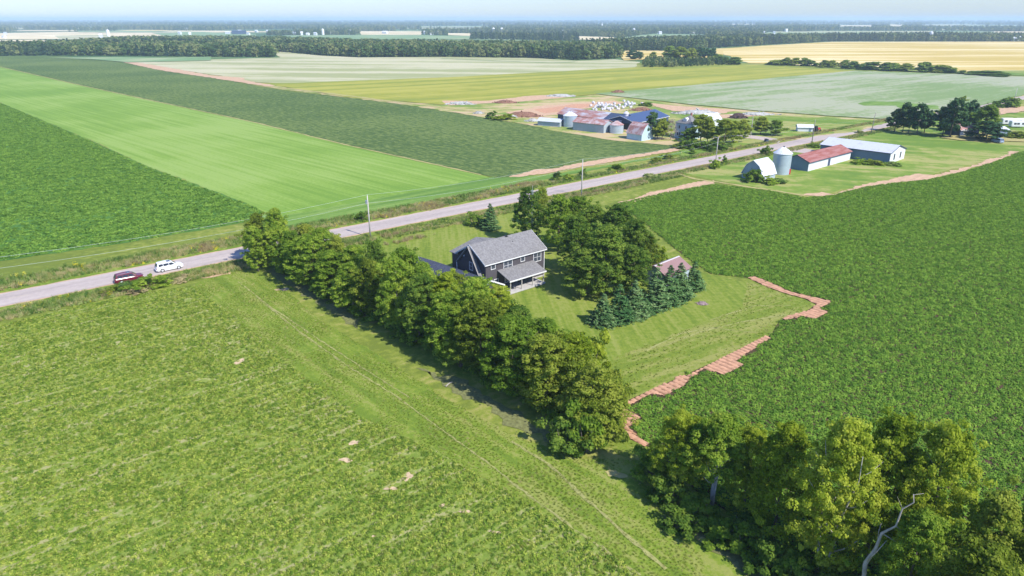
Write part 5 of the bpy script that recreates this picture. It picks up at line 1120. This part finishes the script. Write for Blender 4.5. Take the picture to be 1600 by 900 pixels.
# ------------------------------------------------------------------ power poles and lines
poles = []
def pole(x, y, ty, label, transformer=False, hh=None, mat='palewood', lean=0.0):
    X, Y = (W(x, y) if y else x); h = hh or HT(x, y, ty); e = tag(empty('power_pole', (X, Y, 0), math.radians(39)), label, 'power pole', 'power poles along the road')
    MB().tube([(0, 0, -.3), (lean * .5, 0, h * .5), (lean, 0, h)], [.17, .15, .11], 10).build('pole', B[mat], e, smooth=True)
    MB().tube([(lean, 0, h), (lean, 0, h + .28)], [.05, .03], 6).build('insulator', B['white'], e); MB().tube([(lean, .1, h - 1.6), (lean, .28, h - 1.6)], .05, 6).build('insulator', B['white'], e)
    if transformer:
        MB().tube([(lean - .1, .42, h - 1.9), (lean - .1, .42, h - 1.05)], .24, 14).build('transformer', B['greym'], e); MB().box(lean - .05, lean + .05, .1, .3, h - 1.6, h - 1.5).build('bracket', B['greym'], e)
    poles.append((X + lean, Y, h)); return e
P1, P2 = Vector(W(579, 372)), Vector(W(908.5, 306))
P0 = P1 - (P2 - P1) * 1.25
pole((P0.x, P0.y), None, None, 'power pole on the near verge past the left edge of the photo', hh=9.8)
pole(579, 372, 306, 'power pole with grey transformer can, standing above the long hedgerow by the road', True)
pole(908.5, 306, 250, 'slim power pole on the near verge behind the trees right of the house')
pole(1118.5, 250, 215, 'power pole with lamp arm on the near verge before the far farmyard')
pole(1268.3, 224, 188, 'thin dark power pole by the road above the rusty roofed barn', mat='wood')
pole(1361, 208, 176, 'leaning dark power pole by the road left of the pines', mat='wood', lean=.9)
pole(1584, 160, 138, 'faint far power pole at the road bend by the right edge')
X, Y = W(1172.7, 214); e = tag(empty('power_pole', (X, Y, .1)), 'thin service pole in the far farmyard beside the drive', 'power pole'); MB().tube([(0, 0, 0), (0, 0, HT(1172.7, 214, 179))], [.15, .1], 7).build('pole', B['palewood'], e); MB().box(-.7, .7, -.05, .05, 7, 7.12).build('crossarm', B['wood'], e)
q = poles[3]; mb = MB().tube([(q[0], q[1], q[2] - .2), (q[0] - .8, q[1] + .9, q[2] + .15), (q[0] - 1.3, q[1] + 1.4, q[2] + .1)], .05, 5); 
o = mb.build('lamp_arm', B['greym']); o.parent = [x for x in scene.objects if x.name.startswith('power_pole')][3]; o.matrix_parent_inverse = (__import__('mathutils').Matrix.Translation(o.parent.location) @ o.parent.rotation_euler.to_matrix().to_4x4()).inverted()
names = ['left edge pole and the transformer pole', 'transformer pole and the second pole', 'second and third poles', 'third and fourth poles', 'fourth and leaning poles', 'leaning pole and the far right pole']
for i in range(len(poles) - 1):
    for lv, dz, nm in ((0, .25, 'upper'), (1, -1.6, 'lower')):
        a, b_ = Vector(poles[i]), Vector(poles[i + 1]); a = a + Vector((0, 0, dz)); b_ = b_ + Vector((0, 0, dz)); pts = []; sag = (b_ - a).length * .017
        for k in range(17):
            t = k / 16; p = a.lerp(b_, t); p.z -= sag * 4 * t * (1 - t); pts.append(p - a)
        o = MB().tube(pts, .017 if i < 3 else .012, 4).build('power_line', B['wire'], None, a); tag(o, '%s wire of the road power line strung between %s' % (nm, names[i]), 'power line')
# roadside mailbox / dark bin
X, Y = W(1197, 223); e = tag(empty('roadside_bin', (X, Y, .16), .6), 'small dark bin at the mouth of the far farm drive', 'bin'); MB().box(-.7, .7, -.5, .5, 0, 1.1).build('bin_body', B['navywall'], e); MB().slab([(-.8, -.6, 1.12), (.8, -.6, 1.12), (.8, .6, 1.3), (-.8, .6, 1.3)], -.06).build('lid', B['dark'], e)
for (x, y, lb) in ((1250, 184, ''), ): pass
X, Y = W(1304 / 4 * 1 + 0, 0) if False else W(1276, 206); e = tag(empty('farm_tractor', (X, Y, .1), .4), 'small dark red tractor parked right beside the white sided hut', 'tractor')
MB().box(-.3, 1.6, -.4, .4, .9, 1.6).build('hood', B['redpaint'], e); MB().box(-1.3, -.3, -.6, .6, 1.0, 2.4).build('cab', B['dark'], e)
for (xx, r_) in ((-.9, .85), (1.2, .5)):
    for s in (-1, 1): MB().tube([(xx, s * .6, r_), (xx, s * .95, r_)], r_, 16).build('wheel', tyre, e)
# ------------------------------------------------------------------ horizon: masts, church, far farms
for (x, y, ty, lb) in ((1025, 38.2, 15.5, 'left one of the two thin radio masts on the horizon'), (1166, 37.5, 15.5, 'right one of the two thin radio masts on the horizon')):
    X, Y = W(x, y); h = HT(x, y, ty); e = tag(empty('radio_mast', (X, Y, 0)), lb, 'radio mast'); mb = MB()
    for a in (0, 2.09, 4.19): mb.tube([(1.2 * math.cos(a), 1.2 * math.sin(a), 0), (.5 * math.cos(a), .5 * math.sin(a), h)], .42, 4)
    for k in range(40): z = h * k / 40; mb.tube([(1.0, 0, z), (-.5, .8, z + h / 40)], .14, 3); mb.tube([(-.5, .8, z), (-.5, -.8, z + h / 40)], .14, 3)
    mb.build('lattice', B['greym'], e)
X, Y = W(942, 44.5); e = tag(empty('church', (X, Y, 0), .3), 'white church with a tall pointed spire on the wooded horizon', 'church')
gable_walls(24, 12, 8, 13).build('nave', B['white'], e); gable_roof(24, 12, 8, 13).build('roof', B['shingle'], e); MB().box(-6, 0, 3, 9, 0, 17).build('tower', B['white'], e); MB().add([(-6.3, 2.7, 17), (.3, 2.7, 17), (.3, 9.3, 17), (-6.3, 9.3, 17), (-3, 6, 31)], [(0, 1, 4), (1, 2, 4), (2, 3, 4), (3, 0, 4), (3, 2, 1, 0)]).build('spire', B['white'], e)
strips = [  # bright far fields: pixel polygons + material
    ([(-60, 53), (100, 50), (180, 50), (260, 54), (262, 58), (200, 60), (120, 61), (-60, 62)], 'f_wheat'), ([(-60, 64), (60, 62), (95, 66), (40, 74), (-60, 76)], 'f_wheat'), ([(85, 56), (190, 54), (170, 60), (95, 62)], 'f_pale'),
    ([(165, 49), (230, 50), (265, 58), (175, 59)], 'f_wheat'), ([(232, 47.5), (400, 48.5), (400, 50.5), (300, 51)], 'f_wheat'), ([(225, 49), (320, 50), (400, 54), (400, 59), (270, 59)], 'f_far'),
    ([(560, 48.8), (660, 48.6), (658, 54.5), (565, 54.5)], 'f_wheat'), ([(440, 55.5), (590, 54.5), (660, 55), (760, 57), (840, 60), (820, 64), (700, 61), (600, 62), (470, 61)], 'f_far'), ([(700, 52), (760, 52), (960, 58.5), (965, 63), (860, 61), (700, 55)], 'f_wheat'),
    ([(400, 49), (560, 49), (560, 50.5), (400, 50.5)], 'f_wheat'), ([(1020, 53), (1095, 54), (1120, 58), (1030, 60), (960, 60)], 'f_far'), ([(1200, 50.5), (1300, 48.8), (1460, 49), (1600, 50), (1600, 54), (1400, 54.5), (1240, 57), (1180, 57)], 'f_far'), ([(1210, 49.4), (1460, 48.9), (1460, 50.5), (1210, 51)], 'f_pale'),
    ([(1550, 49.4), (1640, 49.4), (1640, 52), (1560, 52)], 'f_wheat'), ([(1310, 39.5), (1362, 39.5), (1362, 41.5), (1312, 41.5)], 'f_wheat'), ([(1390, 39), (1410, 39), (1410, 41.5), (1390, 41.5)], 'f_wheat'), ([(1440, 38.5), (1600, 39.5), (1600, 41), (1440, 40.5)], 'f_pale'), ([(1140, 37.5), (1180, 37.5), (1180, 39), (1140, 39)], 'f_wheat'),
    ([(960, 79), (1055, 80), (1055, 92), (975, 95)], 'f_gold'), ([(1055, 86), (1130, 80), (1130, 94), (1055, 98)], 'f_gold'), ([(70, 91), (190, 90), (260, 91), (330, 89), (330, 95), (200, 98), (140, 93)], 'f_far')]
rs_ = random.Random(9)
for k in range(46):
    y = 36.5 + 13 * rs_.random() ** 1.3; x = rs_.uniform(-20, 1600); wd_ = rs_.uniform(25, 120); th = (y - 32) * rs_.uniform(.06, .13)
    strips.append(([(x, y), (x + wd_, y + rs_.uniform(-.2, .2)), (x + wd_ + rs_.uniform(-20, 30), y + th), (x + rs_.uniform(-30, 20), y + th)], rs_.choice(['f_far', 'f_wheat', 'f_pale', 'f_far', 'f_gold'])))
WS = []
for i, (pts, mt) in enumerate(strips):
    sheet('far_field', pts, .3 + .015 * i, M[mt], 0, 0); WS.append(pts)
rb_ = random.Random(21)
far_b = [(6, 55, 3), (3, 60, 2), (170, 57.5, 3), (155, 60, 2), (278, 54.2, 4), (295, 55, 3), (289, 47.4, 3), (352, 53.5, 6), (372, 52, 4), (385, 55, 4), (398, 51, 4), (416, 52, 3), (440, 51.5, 9), (455, 54.5, 6), (470, 55.5, 3), (478, 55.5, 4), (490, 55.8, 4), (505, 55, 3), (515, 54, 5), (522, 51.5, 2), (545, 51.5, 4),
         (545, 54, 3), (597, 53, 7), (662, 54, 4), (672, 55, 5), (677, 48.5, 2), (685, 54.5, 5), (715, 51, 4), (740, 51, 3), (770, 48, 2), (784, 48.5, 2), (797, 50.5, 4), (808, 51, 4), (817, 50.5, 4), (824, 50.5, 2), (879, 52, 3), (905, 52.5, 6), (910, 49.5, 2), (990, 54, 3), (1026, 53, 4), (1030, 54, 4), (1070, 47.5, 4),
         (1083, 53, 3), (1112, 47, 3), (1108, 49, 3), (1116, 46, 2), (1150, 50, 3), (1165, 52.5, 4), (1190, 52.3, 4), (1208, 54, 3), (1228, 49.8, 3), (1443, 62.5, 3), (1453, 62.6, 3), (1520, 64, 2), (1560, 64.6, 2), (1582, 65, 4), (1590, 64.8, 3)]
wl_ = [B['white'], B['whitewall'], B['galv'], B['greywall']]
sd_ = ['white farm building with pale gable roof on the far horizon', 'long pale farm shed on the far horizon']
pm = {}
far_b.sort()
for i, (x, y, wpx) in enumerate(far_b):
    X, Y = W(x, y); mpp = (Y * C_ + CAMH * S_) / FPX; L2 = max(7, wpx * mpp * 1.15); D2 = max(8, min(14, L2 * .6)); hh_ = 4.2 + 1.6 * (i % 3)
    e = tag(empty('farm_building', (X, Y, .9), rb_.uniform(-.5, .5)), '%s pale farm building on the far plain, %s from the left' % ('long' if wpx > 4 else 'small', ORD[i]), 'building', 'pale farm buildings dotted along the far plain')
    if i % 7 == 3 and wpx <= 3: e['label'] = 'slim white farm silo on the far plain, %s pale building from the left' % ORD[i]; MB().tube([(0, 0, 0), (0, 0, 16)], 4, 14).build('wall', wl_[0], e); MB().tube([(0, 0, 16), (0, 0, 19)], [4, .5], 14).build('roof', wl_[2], e); continue
    gable_walls(L2, D2, hh_, hh_ + 2.6).build('wall', wl_[i % 3], e); gable_roof(L2, D2, hh_, hh_ + 2.6, .4, .3).build('roof', wl_[(i * 5 + 2) % 4], e)
X, Y = W(362, 53.6); e = tag(empty('farm_building', (X, Y, .9), 0), 'long blue walled barn beside a tan field on the far plain', 'building'); gable_walls(44, 14, 8, 11).build('wall', B['solar'], e); gable_roof(44, 14, 8, 11).build('roof', B['navywall'], e)
for (x, y, lb) in ((771, 52, 'left one of two white round topped silos on the far plain'), (784, 52, 'right one of two white round topped silos on the far plain')):
    X, Y = W(x, y); e = tag(empty('grain_silo', (X, Y, 0)), lb, 'silo'); MB().tube([(0, 0, 0), (0, 0, 15)], 5, 16).build('wall', B['greywall'], e); MB().tube([(0, 0, 15), (0, 0, 17.5), (0, 0, 19)], [5, 3.8, .5], 16).build('roof', B['white'], e)
# ------------------------------------------------------------------ shrub row before the ripe field and wood edge trees
for i, (x, y, h, R, kd, lb) in enumerate(((1215, 101.5, 5, 8, 'farm', 'leftmost long low shrub of the row along the ripe field'), (1228, 102, 8, 6, 'farm', 'taller ragged shrub second in the row along the ripe field'), (1241, 102.5, 8, 6, 'farm', 'broad ragged shrub third in the row along the ripe field'), (1256, 103, 8, 6, 'farmd', 'ragged shrub fourth in the row along the ripe field'), (1268, 103.5, 6, 6, 'farmd', 'low dark shrub fifth in the row along the ripe field'),
        (1288, 105, 7, 6, 'farm', 'pale twiggy shrub left of the two round ones by the ripe field'), (1300, 105.5, 7, 5, 'farm', 'ragged shrub touching the left round one by the ripe field'), (1320.5, 107, 8, 5.5, 'farmd', 'left one of two round dark shrubs by the ripe field'), (1333.5, 107.5, 7.5, 5.5, 'farmd', 'right one of two round dark shrubs by the ripe field'), (1345, 107.5, 4.5, 5, 'farm', 'small brownish shrub right of the round ones by the ripe field'),
        (1361, 109, 7.5, 10, 'farmd', 'wide dark shrub by the ripe field, right of the small brownish one'), (1384, 110.5, 7.5, 6, 'farmd', 'left half of the broad shrub pair by the ripe field'), (1394, 110.8, 7.5, 6, 'farmd', 'right half of the broad shrub pair by the ripe field'), (1414, 111, 7, 9, 'farm', 'rounded wide shrub by the ripe field'), (1443, 112.5, 9, 8, 'farmd', 'tallest dark shrub at the right of the row by the ripe field'),
        (1457, 113, 6, 6, 'farmd', 'dark shrub right of the tallest one by the ripe field'), (1472, 113.5, 6.5, 7, 'farm', 'pale bare shrub near the right end of the row by the ripe field'), (1484, 114.5, 4, 4, 'farmd', 'small dark shrub near the right end of the row by the ripe field'), (1503, 116, 3.5, 4, 'farmd', 'last tiny shrub at the right end of the row by the ripe field'), (1545, 118, 4, 14, 'farmd', 'long dark hedge bank at the green corner right of the ripe field'))):
    X, Y = W(x, y); broadleaf('shrub', X, Y, h, R * 1.0, kd, i % 4, lb, 'shrub', 'shrub row along the ripe field', z0f=.03, nleaf=1500, leaf=1.3, nclump=30, crad=1.6, limbs=3)
for i, (x, y, ty, R, kd, lb) in enumerate(((988, 93, 78, 6, 'pinef', 'dark conifer clump left of the small wood by the pale field'), (998, 93, 80, 5, 'pinef', 'right dark conifer beside the one left of the small wood'), (1020, 95, 81, 5, 'farm', 'small tree before the golden gap left of the small wood'), (1045, 96, 72, 9, 'farmd', 'tall dark tree at the left of the small wood'), (1062, 97, 73, 9, 'farm', 'tall olive tree in the small wood'), (1080, 97, 75, 7, 'farm', 'olive tree in the middle of the small wood'),
        (1094, 97, 74, 6, 'pinef', 'open pine with visible trunk at the right of the small wood'), (1104, 97, 75, 4, 'pinef', 'left one of two slim pines at the right of the small wood'), (1113, 97, 75, 4, 'pinef', 'right one of two slim pines at the right of the small wood'), (1122, 98, 85, 6, 'farmd', 'dark low tree right of the slim pines'), (1132, 100, 88, 6, 'farmd', 'dark rounded tree near the end of the small wood'), (1148, 101, 89, 8, 'farmd', 'rounded dark tree ending the small wood on the right'))):
    X, Y = W(x, y); broadleaf('tree', X, Y, HT(x, y, ty), R, kd, i % 4, lb, 'tree', 'trees of the small wood beside the ripe field', z0f=.4 if 'slim' in lb or 'open' in lb else .1, nleaf=2200, leaf=1.0, nclump=40, crad=1.4, limbs=4)
# ------------------------------------------------------------------ forests
def ftree_src(nm, seed, mat, con=False):
    if con: return src(nm, conifer_verts(seed, 14, 3.2, 9, 8, 7, 1.5, .2), mat)
    return src(nm, crown_verts(seed, 13, 4.4, .8, 26, 380, 1.7, 1.7, shape=.4), mat)
fc = collection('forest_trees', [ftree_src('forest_a%d' % i, 500 + i, M['fleaf']) for i in range(5)] + [ftree_src('forest_b%d' % i, 520 + i, M['fneed'], True) for i in range(2)])
def forest(name, poly, sp, conif=.25, seed=0, sc=(.75, 1.2)):
    P_, _, _ = grid_pts(WP(poly), 17, sp, sp, sp * .3, sp * .3); P_ = P_[visible(P_, 200)]; n = len(P_)
    nz = value_noise(P_[:, 0], P_[:, 1], 70, seed + 40) + NP.normal(0, .12, n); idx = np.where(nz < conif, NP.integers(5, 7, n), NP.integers(0, 5, n))
    o = scatter(name, P_, NP.uniform(*sc, n), fc, 7, idx=idx); return n
cnt = 0
cnt += forest('forest', [(-100, 88), (-100, 78), (60, 78), (120, 74), (200, 67), (330, 66), (440, 68), (560, 73), (700, 76), (830, 77), (960, 80), (962, 84), (975, 91), (900, 94), (830, 90.5), (690, 89), (560, 89.5), (500, 86.5), (437, 81), (427, 83), (431, 89.5), (330, 89), (250, 88), (130, 87)], 7.5, .3, 1)
cnt += forest('forest', [(900, 76), (960, 70), (1040, 66), (1140, 63), (1300, 60), (1450, 58), (1700, 60), (1700, 65.2), (1500, 65), (1300, 64.6), (1200, 70), (1100, 76), (1040, 80), (960, 80)], 9.5, .5, 2)
cnt += forest('forest', [(1000, 103), (1010, 95), (1060, 95), (1130, 97), (1160, 99), (1150, 101), (1110, 103), (1050, 105.5), (1010, 105.5)], 6.0, .1, 3, (.3, .55))
cnt += forest('forest', [(740, 57.5), (900, 60), (905, 64), (735, 61.5)], 12, .6, 4)
# beyond: scattered wooded country to the horizon
def far_wood(y0, y1, sp, sc, seed, dens):
    (xa, Ya), (xb, Yb) = W(0, y1), W(0, y0); Ys = np.arange(Ya, Yb, sp); out = []
    for Yv in Ys:
        hw = Yv * .78 + 300; xs = np.arange(-hw, hw, sp); out.append(np.stack([xs + NP.normal(0, sp * .3, len(xs)), Yv + NP.normal(0, sp * .3, len(xs))], 1))
    P_ = np.concatenate(out); nz = .6 * value_noise(P_[:, 0], P_[:, 1] * .6, 520, seed) + .4 * value_noise(P_[:, 0], P_[:, 1], 1500, seed + 1)
    P_ = P_[nz > dens]
    zc = P_[:, 1] * C_ + CAMH * S_; px = 800 + FPX * P_[:, 0] / zc; py = 450 + FPX * (CAMH * C_ - P_[:, 1] * S_) / zc; top = py - 13 * sc * FPX / zc; bad = np.zeros(len(P_), bool)
    for pts in WS:
        xs_, ys_ = [p[0] for p in pts], [p[1] for p in pts]
        for q in (py, (py + top) / 2, top + .3): bad |= inside(px, q, pts)
    P_ = P_[~bad & (px > -60) & (px < 1660)]; n = len(P_)
    idx = np.where(NP.uniform(size=n) < .3, NP.integers(5, 7, n), NP.integers(0, 5, n))
    scatter('forest', P_, NP.uniform(.8, 1.25, n) * sc, fc, 7, idx=idx); return n
cnt += far_wood(48.5, 60, 17, 1.0, 60, .56)
cnt += far_wood(41, 48.5, 26, 1.15, 70, .36)
cnt += far_wood(36.5, 41, 60, 1.6, 80, .30)
cnt += far_wood(34.3, 36.5, 150, 2.4, 90, .2)
print('forest trees', cnt)
# ------------------------------------------------------------------ air
hz = MB().box(-19500, 19500, -19500, 19500, -1.0, 78).build('haze'); hz['kind'] = 'stuff'
m = bpy.data.materials.new('haze_air'); m.use_nodes = True; nt = m.node_tree; nt.nodes.clear()
o = nt.nodes.new('ShaderNodeOutputMaterial'); v = nt.nodes.new('ShaderNodeVolumePrincipled')
v.inputs['Color'].default_value = (.62, .8, 1.0, 1); v.inputs['Density'].default_value = 1.3e-4; v.inputs['Anisotropy'].default_value = .0
nt.links.new(v.outputs[0], o.inputs['Volume']); hz.data.materials.append(m)
